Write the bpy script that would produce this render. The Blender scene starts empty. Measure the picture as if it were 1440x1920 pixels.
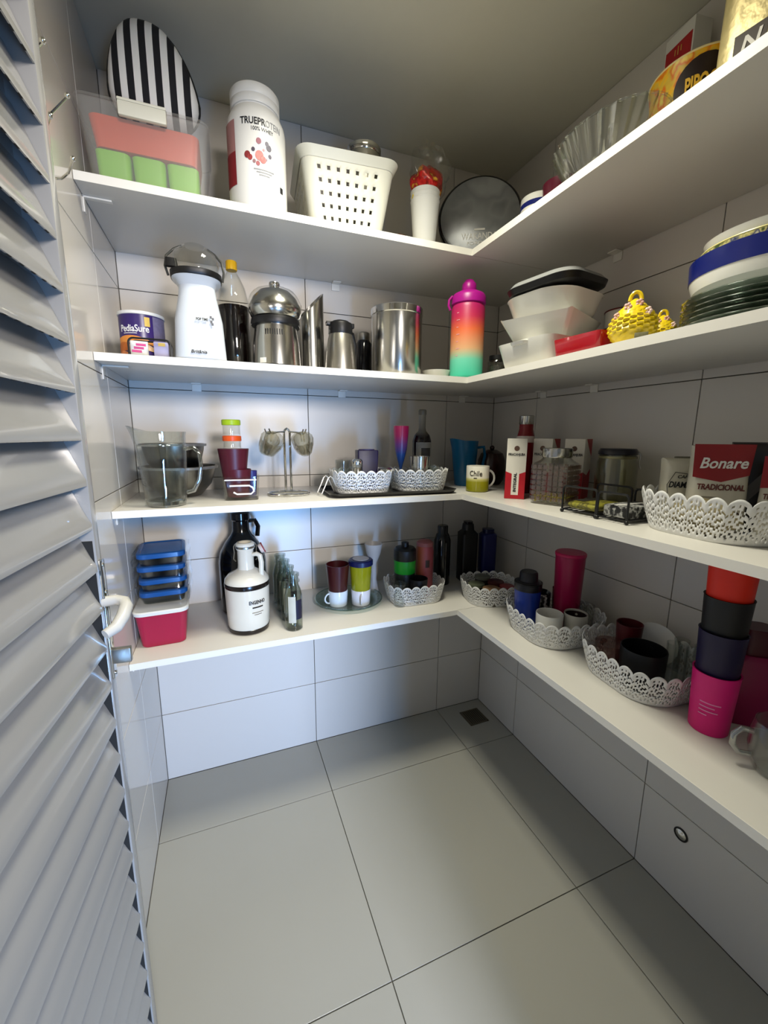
import bpy, bmesh, math, random
from mathutils import Vector, Matrix
random.seed(7)
pi, sin, cos, rad = math.pi, math.sin, math.cos, math.radians
S = bpy.context.scene
COL = S.collection

# ------------------------------------------------------------------ camera
W, H = 1.4306, 2.369
cam = bpy.data.cameras.new('camera')
cam.sensor_fit = 'HORIZONTAL'
cam.sensor_width = 36.0
cam.lens = 36.0 * 771.95 / 1440.0
cam.clip_start = 0.01
camo = bpy.data.objects.new('camera', cam)
COL.objects.link(camo)
RX, RY, RZ = .182, .00741, .37436
F = Vector((sin(RZ) * cos(RX), cos(RZ) * cos(RX), -sin(RX)))
r0 = Vector((cos(RZ), -sin(RZ), 0))
u0 = r0.cross(F)
rr_ = r0 * cos(RY) + u0 * sin(RY)
uu_ = -r0 * sin(RY) + u0 * cos(RY)
mw = Matrix((rr_, uu_, -F)).transposed().to_4x4()
mw.translation = (.2695, -1.6068, 1.3313)
camo.matrix_world = mw
S.camera = camo

# ------------------------------------------------------------------ light and exposure
S.view_settings.view_transform = 'Standard'
S.view_settings.look = 'None'
S.view_settings.gamma = 1.0
S.view_settings.use_curve_mapping = False
S.view_settings.exposure = 0.18
S.cycles.transparent_max_bounces = 32
world = bpy.data.worlds.new('world')
S.world = world
world.use_nodes = True
wbg = world.node_tree.nodes['Background']
wbg.inputs[0].default_value = (.80, .90, 1.0, 1)
wbg.inputs[1].default_value = 0.15

def area(name, loc, rot, sx, sy, power, color):
    l = bpy.data.lights.new(name, 'AREA')
    l.shape = 'RECTANGLE'
    l.size, l.size_y = sx, sy
    l.energy = power
    l.color = color
    o = bpy.data.objects.new(name, l)
    o.location = loc
    o.rotation_euler = rot
    COL.objects.link(o)
    return o
# unseen area lights added beyond the open doorway behind the camera: warm high, blue low
area('kitchen_warm_light', (.80, -3.4, 1.96), (rad(82), 0, 0), .4, .4, 66, (1.0, .93, .88))
blue_fill = area('kitchen_blue_fill', (.76, -3.0, .50), (rad(90), 0, 0), .4, .8, 15, (.24, .50, 1.0))
blue_fill.data.spread = rad(80)  # narrowed so the added blue light stays off ceiling and upper wall
LAMP_POWER = 9.6
LAMP_POS = (.64, -.80, H)

# ------------------------------------------------------------------ materials
def lin(h):
    h = h.lstrip('#')
    o = []
    for i in (0, 2, 4):
        c = int(h[i:i + 2], 16) / 255
        o.append(c / 12.92 if c <= .04045 else ((c + .055) / 1.055) ** 2.4)
    return (*o, 1)

MATS = {}
def M(name, col='cccccc', rough=.45, metal=0, trans=0, ior=1.45, alpha=1, var=.05, scale=25, bump=0, coat=0, emit=0, sss=0):
    if name in MATS:
        return MATS[name]
    m = bpy.data.materials.new(name)
    m.use_nodes = True
    nt = m.node_tree
    b = nt.nodes['Principled BSDF']
    c = lin(col)
    tc = nt.nodes.new('ShaderNodeTexCoord')
    nz = nt.nodes.new('ShaderNodeTexNoise')
    nz.inputs['Scale'].default_value = scale
    nz.inputs['Detail'].default_value = 3
    nt.links.new(tc.outputs['Object'], nz.inputs['Vector'])
    mx = nt.nodes.new('ShaderNodeMix')
    mx.data_type = 'RGBA'
    mx.inputs['A'].default_value = tuple(max(0, x * (1 - var)) for x in c[:3]) + (1,)
    mx.inputs['B'].default_value = tuple(min(1, x * (1 + var)) for x in c[:3]) + (1,)
    nt.links.new(nz.outputs['Fac'], mx.inputs['Factor'])
    nt.links.new(mx.outputs['Result'], b.inputs['Base Color'])
    b.inputs['Roughness'].default_value = rough
    b.inputs['Metallic'].default_value = metal
    b.inputs['Transmission Weight'].default_value = trans
    b.inputs['IOR'].default_value = ior
    b.inputs['Alpha'].default_value = alpha
    b.inputs['Coat Weight'].default_value = coat
    if emit:
        b.inputs['Emission Color'].default_value = c
        b.inputs['Emission Strength'].default_value = emit
    if bump:
        bp = nt.nodes.new('ShaderNodeBump')
        bp.inputs['Strength'].default_value = bump
        bp.inputs['Distance'].default_value = .004
        nt.links.new(nz.outputs['Fac'], bp.inputs['Height'])
        nt.links.new(bp.outputs['Normal'], b.inputs['Normal'])
    MATS[name] = m
    return m

def ramp_mat(name, axis, lo, hi, stops, rough=.4, const=False, metal=0, coat=0):
    """printed / dyed colour bands along one object axis"""
    m = bpy.data.materials.new(name)
    m.use_nodes = True
    nt = m.node_tree
    b = nt.nodes['Principled BSDF']
    tc = nt.nodes.new('ShaderNodeTexCoord')
    sp = nt.nodes.new('ShaderNodeSeparateXYZ')
    mr = nt.nodes.new('ShaderNodeMapRange')
    mr.inputs['From Min'].default_value = lo
    mr.inputs['From Max'].default_value = hi
    cr = nt.nodes.new('ShaderNodeValToRGB')
    cr.color_ramp.interpolation = 'CONSTANT' if const else 'LINEAR'
    e = cr.color_ramp.elements
    e[0].position, e[0].color = stops[0][0], lin(stops[0][1])
    e[1].position, e[1].color = stops[1][0], lin(stops[1][1])
    for p, c in stops[2:]:
        k = e.new(p)
        k.color = lin(c)
    nt.links.new(tc.outputs['Object'], sp.inputs[0])
    nt.links.new(sp.outputs[axis], mr.inputs['Value'])
    nt.links.new(mr.outputs[0], cr.inputs[0])
    nt.links.new(cr.outputs[0], b.inputs['Base Color'])
    b.inputs['Roughness'].default_value = rough
    b.inputs['Metallic'].default_value = metal
    b.inputs['Coat Weight'].default_value = coat
    return m

def blotch_mat(name, cols, scale, rough=.4, metal=0, bump=0):
    """irregular printed patches of several colours"""
    m = bpy.data.materials.new(name)
    m.use_nodes = True
    nt = m.node_tree
    b = nt.nodes['Principled BSDF']
    tc = nt.nodes.new('ShaderNodeTexCoord')
    nz = nt.nodes.new('ShaderNodeTexNoise')
    nz.inputs['Scale'].default_value = scale
    nz.inputs['Detail'].default_value = 2
    cr = nt.nodes.new('ShaderNodeValToRGB')
    e = cr.color_ramp.elements
    n = len(cols)
    e[0].position, e[0].color = .33, lin(cols[0])
    e[1].position, e[1].color = .67, lin(cols[-1])
    for i in range(1, n - 1):
        k = e.new(.33 + .34 * i / (n - 1))
        k.color = lin(cols[i])
    nt.links.new(tc.outputs['Object'], nz.inputs['Vector'])
    nt.links.new(nz.outputs['Fac'], cr.inputs[0])
    nt.links.new(cr.outputs[0], b.inputs['Base Color'])
    b.inputs['Roughness'].default_value = rough
    b.inputs['Metallic'].default_value = metal
    if bump:
        bp = nt.nodes.new('ShaderNodeBump')
        bp.inputs['Strength'].default_value = bump
        bp.inputs['Distance'].default_value = .004
        nt.links.new(nz.outputs['Fac'], bp.inputs['Height'])
        nt.links.new(bp.outputs['Normal'], b.inputs['Normal'])
    return m

def glassmat(name, col='f2f5f3', rough=.02, base=.04, k=1.0, ed=.68):
    m = bpy.data.materials.new(name)
    m.use_nodes = True
    nt = m.node_tree
    for n in list(nt.nodes):
        if n.type == 'BSDF_PRINCIPLED':
            nt.nodes.remove(n)
    out = [n for n in nt.nodes if n.type == 'OUTPUT_MATERIAL'][0]
    tr = nt.nodes.new('ShaderNodeBsdfTransparent')
    tr.inputs[0].default_value = lin(col)
    gl = nt.nodes.new('ShaderNodeBsdfGlossy')
    gl.inputs[0].default_value = (1, 1, 1, 1)
    gl.inputs['Roughness'].default_value = rough
    lw = nt.nodes.new('ShaderNodeLayerWeight')
    lw.inputs[0].default_value = .5
    fr = nt.nodes.new('ShaderNodeMath')
    fr.operation = 'POWER'
    fr.inputs[1].default_value = 4.0
    nt.links.new(lw.outputs['Facing'], fr.inputs[0])
    pw = nt.nodes.new('ShaderNodeMath')
    pw.operation = 'POWER'
    pw.inputs[1].default_value = 2.5
    nt.links.new(lw.outputs['Facing'], pw.inputs[0])
    cm_ = nt.nodes.new('ShaderNodeMix')
    cm_.data_type = 'RGBA'
    c0 = lin(col)
    cm_.inputs['A'].default_value = c0
    cm_.inputs['B'].default_value = tuple(v * ed for v in c0[:3]) + (1,)
    nt.links.new(pw.outputs[0], cm_.inputs['Factor'])
    nt.links.new(cm_.outputs['Result'], tr.inputs[0])
    ma = nt.nodes.new('ShaderNodeMath')
    ma.operation = 'MULTIPLY_ADD'
    ma.use_clamp = True
    ma.inputs[1].default_value = k * .75
    ma.inputs[2].default_value = base
    mx = nt.nodes.new('ShaderNodeMixShader')
    nt.links.new(fr.outputs[0], ma.inputs[0])
    nt.links.new(ma.outputs[0], mx.inputs[0])
    nt.links.new(tr.outputs[0], mx.inputs[1])
    nt.links.new(gl.outputs[0], mx.inputs[2])
    nt.links.new(mx.outputs[0], out.inputs[0])
    MATS[name] = m
    return m

tile_m = M('wall_tile_porcelain', 'cfcac2', .3, var=.02, scale=3)
tilef_m = M('floor_tile_porcelain', 'a5a399', .24, var=.045, scale=2.5)
grout_m = M('grout', '5d5a52', .9, var=.15)
ceil_m = M('ceiling_plaster', 'c8c5b6', .9, var=.02)
plaster_m = M('plaster', 'd6d4cc', .8, var=.02)
shelf_m = M('white_melamine', 'cfccc4', .3, var=.015, scale=6)
edge_m = M('melamine_edge', 'dedbd3', .4, var=.01)
brk_m = M('bracket_white', 'e2dfd6', .4)
alu_m = M('painted_aluminium', '9c9b98', .2, metal=.15, var=.03, scale=6, coat=.4)
chrome_m = M('chrome', 'd9d9d6', .1, metal=1, var=.03)
steel_m = M('brushed_steel', 'b9b8b2', .2, metal=1, var=.08, scale=8)
steeld_m = M('satin_steel', 'a8a59c', .32, metal=1, var=.08, scale=8)
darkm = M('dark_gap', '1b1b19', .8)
white_p = M('white_plastic', 'd6d5cf', .35, var=.02)
cream_p = M('cream_plastic', 'd8d6c4', .4, var=.02)
lace_m = M('lace_plastic', 'dcdcda', .4, var=.02)
porc_m = M('white_porcelain', 'e2e1da', .15, var=.02, coat=.3)
black_p = M('black_plastic', '08080a', .42)
black_g = M('black_gloss', '08080a', .12)
glass_m = glassmat('clear_glass', 'f8faf9')
thick_m = glassmat('thick_glass', 'dde3e0', .03, .25)
glassp_m = glassmat('clear_plastic', 'fbfbf9', .06, .03, .8, .85)
frost_m = M('frosted_plastic', 'b9b8b0', .3, alpha=.17)
film_m = glassmat('clear_film', 'fcfcfa', .10, .015, 1.0, .93)
maroon_p = M('maroon_plastic', '4a0d1d', .4)
magenta_p = M('magenta_plastic', 'b3103f', .3)
pink_p = M('pink_plastic', 'c30a5c', .4)
blue_p = M('blue_plastic', '0d4f96', .3)
navy_p = M('navy_plastic', '0b1244', .35)
red_p = M('red_print', 'b0121c', .4)
black_i = M('black_ink', '16161a', .5)
white_i = M('white_ink', 'e8e6e0', .5)
gold_i = M('gold_ink', 'c9a94e', .4)

# ------------------------------------------------------------------ mesh helpers
class B:
    def __init__(self):
        self.b = bmesh.new()
    def ring(self, pts):
        return [self.b.verts.new(p) for p in pts]
    def skin(self, rings, closed=True, cap0=False, cap1=False):
        for a, c in zip(rings, rings[1:]):
            n = len(a)
            for i in range(n if closed else n - 1):
                j = (i + 1) % n
                self.b.faces.new((a[i], a[j], c[j], c[i]))
        if cap0:
            self.b.faces.new(list(reversed(rings[0])))
        if cap1:
            self.b.faces.new(rings[-1])
        return self
    def lathe(self, prof, seg=32, c=(0, 0, 0), sx=1, sy=1, rib=0, nrib=0, cap0=True, cap1=True):
        rings = []
        for r, z in prof:
            r = max(r, .0004)
            pts = []
            for i in range(seg):
                a = 2 * pi * i / seg
                q = r * (1 + rib * cos(nrib * a)) if rib else r
                pts.append((c[0] + q * sx * cos(a), c[1] + q * sy * sin(a), c[2] + z))
            rings.append(self.ring(pts))
        return self.skin(rings, True, cap0, cap1)
    def loft(self, secs, n=6, cap0=True, cap1=True, c=(0, 0, 0)):
        """rounded rectangles: (z, w, d, r[, ox, oy])"""
        rings = []
        for s in secs:
            z, w, d, r = s[:4]
            ox, oy = (s[4], s[5]) if len(s) > 5 else (0, 0)
            rings.append(self.ring([(c[0] + ox + x, c[1] + oy + y, c[2] + z) for x, y in rrect(w, d, r, n)]))
        return self.skin(rings, True, cap0, cap1)
    def box(self, c, s, bev=0, rot=None):
        m = Matrix.Translation(c)
        if rot:
            m = m @ rot
        r = bmesh.ops.create_cube(self.b, size=1, matrix=m @ Matrix.Diagonal((*s, 1)))
        if bev:
            es = list({e for v in r['verts'] for e in v.link_edges})
            bmesh.ops.bevel(self.b, geom=es, offset=bev, segments=2, affect='EDGES', profile=.6)
        return self
    def tube(self, path, r, seg=8, closed=False):
        P = [Vector(p) for p in path]
        n = len(P)
        rings = []
        nrm = None
        for i, p in enumerate(P):
            if closed:
                t = (P[(i + 1) % n] - P[i - 1]).normalized()
            else:
                t = (P[min(i + 1, n - 1)] - P[max(i - 1, 0)]).normalized()
            if nrm is None:
                nrm = t.orthogonal().normalized()
            else:
                nrm = (nrm - t * nrm.dot(t)).normalized()
            bn = t.cross(nrm)
            rr = r[i] if isinstance(r, (list, tuple)) else r
            rings.append(self.ring([p + (nrm * cos(2 * pi * k / seg) + bn * sin(2 * pi * k / seg)) * rr for k in range(seg)]))
        if closed:
            rings.append(rings[0])
            return self.skin(rings, True)
        return self.skin(rings, True, True, True)
    def ball(self, c, r, s=(1, 1, 1), u=16, v=10):
        bmesh.ops.create_uvsphere(self.b, u_segments=u, v_segments=v, radius=r, matrix=Matrix.Translation(c) @ Matrix.Diagonal((*s, 1)))
        return self
    def pillow(self, outline, T, n=5, pw=.5, c=(0, 0, 0), edge=.0):
        """closed outline in x,z bulged along y to thickness T"""
        cx = sum(p[0] for p in outline) / len(outline)
        cz = sum(p[1] for p in outline) / len(outline)
        rings = []
        for k in range(-n, n + 1):
            a = k / n * pi / 2 * .985
            s = edge + (1 - edge) * max(cos(a), 0) ** pw
            y = T / 2 * sin(a)
            rings.append(self.ring([(c[0] + cx + (x - cx) * s, c[1] + y, c[2] + cz + (z - cz) * s) for x, z in outline]))
        return self.skin(rings, True, True, True)
    def patch(self, R0, R1, a0, a1, z0, z1, n=12, nz=1, off=.0006):
        """label patch wrapped on a (tapered) cylinder, angle 0 faces -y"""
        rings = []
        for j in range(nz + 1):
            t = j / nz
            R = R0 + (R1 - R0) * t + off
            rings.append(self.ring([(R * sin(a0 + (a1 - a0) * i / n), -R * cos(a0 + (a1 - a0) * i / n), z0 + (z1 - z0) * t) for i in range(n + 1)]))
        return self.skin(rings, False)
    def mesh(self, name, smooth=True, ang=38):
        bmesh.ops.remove_doubles(self.b, verts=self.b.verts, dist=1e-6)
        bmesh.ops.recalc_face_normals(self.b, faces=self.b.faces)
        me = bpy.data.meshes.new(name)
        self.b.to_mesh(me)
        self.b.free()
        if smooth:
            me.shade_smooth()
            me.set_sharp_from_angle(angle=rad(ang))
        return me

def rrect(w, d, r, n=6):
    r = min(r, w / 2 - 1e-4, d / 2 - 1e-4)
    out = []
    for cx, cy, a0 in ((w / 2 - r, d / 2 - r, 0), (-w / 2 + r, d / 2 - r, pi / 2), (-w / 2 + r, -d / 2 + r, pi), (w / 2 - r, -d / 2 + r, 1.5 * pi)):
        for i in range(n + 1):
            a = a0 + pi / 2 * i / n
            out.append((cx + r * cos(a), cy + r * sin(a)))
    return out

def link(name, me, mat, parent=None, loc=(0, 0, 0), rot=(0, 0, 0)):
    o = bpy.data.objects.new(name, me)
    if mat is not None and not me.materials:
        me.materials.append(mat)
    o.location = loc
    o.rotation_euler = rot
    if parent is not None:
        o.parent = parent
    COL.objects.link(o)
    return o

def part(name, b, mat, parent, loc=(0, 0, 0), rot=(0, 0, 0), label=None, smooth=True, ang=38):
    o = link(name, b.mesh(name, smooth, ang), mat, parent, loc, rot)
    if label:
        o['label'] = label
    return o

def tag(o, label, cat, group=None):
    o['label'] = label
    o['category'] = cat
    if group:
        o['group'] = group
    return o

def thing(name, label, cat, loc, rz=0, group=None, rot=None):
    o = bpy.data.objects.new(name, None)
    o.empty_display_size = .02
    o.location = loc
    o.rotation_euler = rot if rot else (0, 0, rz)
    COL.objects.link(o)
    return tag(o, label, cat, group)

def solo(name, b, mat, label, cat, loc, rz=0, group=None, rot=None, ang=38):
    o = link(name, b.mesh(name, True, ang), mat, None, loc, rot if rot else (0, 0, rz))
    return tag(o, label, cat, group)

def struct(name, me_b, mat):
    o = link(name, me_b.mesh(name, False), mat)
    o['kind'] = 'structure'
    return o

def solidify(o, t, off=0):
    m = o.modifiers.new('thickness', 'SOLIDIFY')
    m.thickness = t
    m.offset = off
    return o

_dg = None
def text(body, size, mat, parent, fn, name='lettering', bold=0, shear=0, space=1, w=None, up=False):
    """flat print built as thin letters; fn maps (x, y, lift) of the text plane to the object"""
    cu = bpy.data.curves.new('t', 'FONT')
    cu.body = body
    cu.size = size
    cu.align_x = 'CENTER'
    cu.align_y = 'CENTER'
    cu.shear = shear
    cu.offset = bold * size
    cu.space_character = space
    cu.resolution_u = 3
    cu.extrude = .0002
    ob = bpy.data.objects.new('t', cu)
    COL.objects.link(ob)
    dg = bpy.context.evaluated_depsgraph_get()
    me = bpy.data.meshes.new_from_object(ob.evaluated_get(dg))
    bpy.data.objects.remove(ob)
    xs = [v.co.x for v in me.vertices] or [0]
    k = (w / (max(xs) - min(xs))) if w else 1
    for v in me.vertices:
        x, y = v.co.x * k, v.co.y
        if up:
            x, y = -y, x
        v.co = fn(x, y, .0006 + v.co.z)
    me.name = name
    me.materials.clear()
    return link(name, me, mat, parent)

def cyl(R, phi, z, k=0):
    return lambda x, y, e: Vector(((R + k * y + e) * sin(phi + x / R), -(R + k * y + e) * cos(phi + x / R), z + y))

def plane(o, ax, up):
    o, ax, up = Vector(o), Vector(ax).normalized(), Vector(up).normalized()
    n = ax.cross(up)
    return lambda x, y, e: o + ax * x + up * y + n * e

def cup_prof(rb, rt, h, t=.002, foot=0):
    """thin-walled open vessel"""
    return [(.0, .0), (rb * .9, 0), (rb, .002), (rt, h), (rt - t, h), (rb - t, t + .002), (.0, t + .002)]

# ------------------------------------------------------------------ room shell
TX, TY, TZ = (-.0127, .5873, 1.1873), (-.2776, -.8776, -1.4776), tuple(.2812 + .3 * i for i in range(7))
YF = -1.68
G = .0013
sl = B()
sl.box((W / 2, YF / 2, -.03), (W + .2, -YF + .2, .05))
floor = struct('floor', sl, grout_m)

def tiles(parent, us, vs, mk, mat, cache={}):
    for u0, u1 in zip(us, us[1:]):
        for v0, v1 in zip(vs, vs[1:]):
            if u1 - u0 < .02 or v1 - v0 < .02:
                continue
            key = (mk.__name__, round(u1 - u0, 4), round(v1 - v0, 4), mat.name)
            if key not in cache:
                b = B()
                a, c = (u1 - u0) - 2 * G, (v1 - v0) - 2 * G
                b.box((0, 0, 0), mk(a, c), .0008)
                cache[key] = b.mesh('tile', False)
            link('tile', cache[key], mat, parent, mk.pos((u0 + u1) / 2, (v0 + v1) / 2))

def mk_f(a, c): return (a, c, .008)
mk_f.pos = lambda u, v: (u, v, -.004)
def mk_b(a, c): return (a, .008, c)
mk_b.pos = lambda u, v: (u, .004, v)
def mk_r(a, c): return (.008, a, c)
mk_r.pos = lambda u, v: (W + .004, u, v)
def mk_l(a, c): return (.008, a, c)
mk_l.pos = lambda u, v: (-.004, u, v)
xs_ = (0, .5873, 1.1873, W)
ys_ = (YF, -1.4776, -.8776, -.2776, 0)
zs_ = (0,) + TZ + (H,)
tiles(floor, xs_, ys_, mk_f, tilef_m)
bw = B(); bw.box((W / 2, .055, H / 2), (W + .2, .1, H + .1)); wall_back = struct('wall_back', bw, grout_m)
tiles(wall_back, xs_, zs_, mk_b, tile_m)
bw = B(); bw.box((W + .055, YF / 2, H / 2), (.1, -YF + .2, H + .1)); wall_right = struct('wall_right', bw, grout_m)
tiles(wall_right, ys_, zs_, mk_r, tile_m)
bw = B(); bw.box((-.055, YF / 2, H / 2), (.1, -YF + .2, H + .1)); wall_left = struct('wall_left', bw, grout_m)
tiles(wall_left, ys_, zs_, mk_l, M('wall_tile_polished', 'cfcac2', .1, var=.02, scale=3))
b = B(); b.box((W / 2, YF / 2, H + .05), (W + .2, -YF + .2, .1)); struct('ceiling', b, ceil_m)
DOORX = .80
b = B()
b.box(((DOORX + W + .1) / 2, YF - .06, H / 2), (W + .1 - DOORX, .12, H + .1))
b.box(((DOORX - .1) / 2, YF - .06, (H + .05 + 2.1) / 2), (DOORX + .1, .12, H + .05 - 2.1))
struct('wall_front', b, plaster_m)
b = B()
b.box((DOORX - .012, YF - .06, 1.05), (.024, .15, 2.1), .003)
b.box((.012 - .04, YF - .06, 1.05), (.024, .15, 2.1), .003)
b.box(((DOORX - .04) / 2, YF - .06, 2.1 - .012), (DOORX + .04, .15, .024), .003)
struct('trim_1', b, alu_m)
b = B(); b.box((.4, YF - 1.4, -.03), (5, 2.75, .06)); struct('floor_kitchen', b, tilef_m)

# floor drain
dr = thing('floor_drain', 'small square dark metal floor drain in the far corner', 'drain', (1.332, -.112, 0), rad(1))
b = B()
for s in (-1, 1):
    b.box((s * .047, 0, .001), (.006, .1, .003)); b.box((0, s * .047, .001), (.1, .006, .003))
part('frame', b, M('drain_bronze', '6b6455', .4, metal=.7), dr)
b = B(); b.box((0, 0, .0004), (.09, .09, .001)); part('pit', b, M('drain_pit', '35322a', .7), dr)
for k in range(9):
    b = B(); b.box((-.04 + k * .01, 0, .0012), (.005, .09, .0022)); part('grate_bar', b, MATS['drain_bronze'], dr)
# round metal cap on the right wall
vc = thing('wall_valve', 'small round chrome cap set low on the right wall', 'valve cap', (W, -.996, .217), 0, rot=(0, rad(-90), 0))
b = B(); b.lathe([(0, 0), (.019, 0), (.019, .003), (.015, .004), (.014, .002)], 28, cap1=False); part('ring', b, black_p, vc)
b = B(); b.lathe([(.0, .001), (.0145, .001), (.0145, .003), (.009, .0045), (.004, .007), (.0, .007)], 28); part('cap', b, chrome_m, vc)

# ------------------------------------------------------------------ ceiling lamp (over the free floor)
lp = thing('ceiling_lamp', 'square white ceiling light panel over the free floor', 'lamp', LAMP_POS)
b = B(); b.loft([(-.03, .30, .30, .02), (0, .31, .31, .02)]); part('lamp_frame', b, white_p, lp)
b = B(); b.loft([(-.034, .27, .27, .015), (-.0301, .27, .27, .015)])
part('diffuser', b, M('lamp_diffuser', 'fff4dc', .5, emit=3), lp)
la = area('lamp_light', (0, 0, -.036), (0, 0, 0), .26, .26, LAMP_POWER, (1.0, .965, .80))
la.parent = lp
la.data.spread = rad(128)

# ------------------------------------------------------------------ shelves
SZ = (1.9049, 1.5233, 1.1374, .7124)
D, T = .3959, .0186
names = ('top shelf just under the ceiling', 'second shelf from the top with metal kitchenware', 'third shelf from the top with pitcher and coffee bags', 'lowest shelf with jugs, cups and lace baskets')
br_back = ((.70,), (.204, .72, 1.262), (.30,), (.281,))
br_right = ((-.587,), (-.313, -.546), (-.6,), (-.6,))
RY0 = YF
for i, z in enumerate(SZ):
    t = thing('shelf', 'white L-shaped wall board, ' + names[i], 'shelf', (0, 0, z), group='white pantry shelves')
    b = B(); b.box((W / 2 - .0005, -D / 2, -T / 2), (W - .003, D - .002, T), .0006)
    part('back_board', b, shelf_m, t)
    b = B(); b.box((W - D / 2, (RY0 - D) / 2, -T / 2), (D - .002, -RY0 - D - .002, T), .0006)
    part('side_board', b, shelf_m, t)
    b = B(); b.box(((W - D) / 2, -D, -T / 2), (W - D - .002, .0016, T + .0004)); part('edge_strip', b, edge_m, t)
    b = B(); b.box((W - D, (RY0 - D) / 2, -T / 2), (.0016, -RY0 - D, T + .0004)); part('edge_strip', b, edge_m, t)
    # brackets
    b = B()
    if i < 2:
        b.box((.0015, -.325, -T - .018), (.003, .014, .036), .0008)
        b.box((.03, -.325, -T - .0025), (.06, .014, .004), .0008)
    else:
        b.box((.0015, -.35, -T - .012), (.003, .014, .024), .0008)
        b.box((.012, -.35, -T - .0025), (.024, .014, .004), .0008)
    part('bracket', b, brk_m, t)
    for x in br_back[i]:
        b = B()
        b.box((x, -.002, -T - .013), (.03, .004, .026), .0015)
        b.box((x, -.015, -T - .002), (.03, .03, .004), .0015)
        part('bracket', b, brk_m, t)
    for y in br_right[i]:
        b = B()
        b.box((W - .002, y, -T - .013), (.004, .03, .026), .0015)
        b.box((W - .015, y, -T - .002), (.03, .03, .004), .0015)
        part('bracket', b, brk_m, t)
S1, S2, S3, S4 = SZ

# ------------------------------------------------------------------ door (open, folded back along the left wall)
door = bpy.data.objects.new('door_1', None); COL.objects.link(door)
door.location = (.005, -1.65, 0); door.rotation_euler = (0, 0, rad(-5.5))
door['kind'] = 'structure'
DW = .753
b = B(); b.box((-.002, DW - .009, 1.045), (.038, .018, 2.07), .002); part('stile', b, alu_m, door)
b = B(); b.box((-.003, DW - .0184, .60), (.034, .0008, 1.16)); part('gap_shade', b, darkm, door)  # black strip paints the shade in the gaps at the lower slat ends
b = B(); b.box((-.0185, DW / 2, 1.045), (.0015, DW - .02, 2.06)); part('back_panel', b, alu_m, door)
b = B(); b.box((-.002, .02, 1.045), (.038, .04, 2.07), .002); part('stile', b, alu_m, door)
b = B(); b.box((-.004, DW / 2, .02), (.03, DW - .06, .03), .002); part('rail', b, alu_m, door)
b = B(); b.box((-.004, DW / 2, 2.065), (.03, DW - .06, .03), .002); part('rail', b, alu_m, door)
prof = [(-.016, .074), (-.012, .074), (-.006, .060), (.003, .036), (.010, .018), (.0165, .004), (.0165, -.004), (.0145, -.004), (.0135, .003), (.007, .017), (.0, .034), (-.009, .058), (-.014, .070)]
b = B()
y0, y1 = .04, DW - .019
r1 = b.ring([(x, y0, z) for x, z in prof]); r2 = b.ring([(x, y1, z) for x, z in prof])
b.skin([r1, r2], True, True, True)
slat_me = b.mesh('slat', True, 30)
slots = B()
for k in range(33):
    z = 2.016 - .0627 * k
    link('slat', slat_me, alu_m, door, (0, 0, z))
    if z > 1.3:
        for q in range(9):
            yy = DW - .04 - q * .024
            slots.box((.0150, yy, z - .0036), (.0022, .008, .0016))
so = part('vent_slots', slots, darkm, door, smooth=False); so['kind'] = 'stuff'
b = B(); b.box((.019, DW - .010, 1.055), (.004, .014, .19), .0015); hp = part('handle_plate', b, chrome_m, door)
for zz in (1.142, 1.10, .968):
    b = B(); b.lathe([(0, 0), (.003, 0), (.003, .0012), (0, .0016)], 10); part('screw', b, steeld_m, hp, (.021, DW - .010, zz), (0, rad(90), 0))
b = B()
pth = [(.016, DW - .012, 1.085), (.034, DW - .012, 1.086), (.045, DW - .016, 1.084), (.050, DW - .026, 1.080), (.050, DW - .044, 1.072), (.046, DW - .062, 1.064), (.036, DW - .074, 1.060)]
R_ = [.008, .008, .0085, .009, .009, .0085, .007]
b.tube(pth, R_, 12); part('handle_lever', b, M('handle_white', 'bdbcb6', .35), door, label='white curved lever handle')
b = B(); b.box((.033, DW - .012, .997), (.026, .010, .024), .002); part('thumb_turn', b, steeld_m, door)

# coat hooks on the left wall
for y, lab in ((-.62, 'chrome double wire hook on the left wall, nearest the shelves'), (-.728, 'chrome double wire hook on the left wall, half hidden by the door')):
    t = thing('wall_hook', lab, 'hook', (0, y, 1.82), group='chrome wire hooks')
    b = B()
    b.tube([(.058, -.012, .086), (.030, -.006, .058), (.006, 0, .030), (.0025, 0, .022), (.0025, 0, -.02), (.006, 0, -.034), (.018, 0, -.042), (.032, 0, -.040), (.044, 0, -.028), (.055, -.01, -.010)], .0021, 8)
    part('wire', b, chrome_m, t)
    for p in ((.058, -.012, .087), (.0555, -.0105, -.009)):
        b = B(); b.ball(p, .0045, u=12, v=8); part('tip', b, chrome_m, t)
    b = B(); b.lathe([(0, 0), (.005, 0), (.005, .0012), (0, .0015)], 12); part('screw', b, chrome_m, t, (.0, 0, .004), (0, rad(90), 0))

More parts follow.
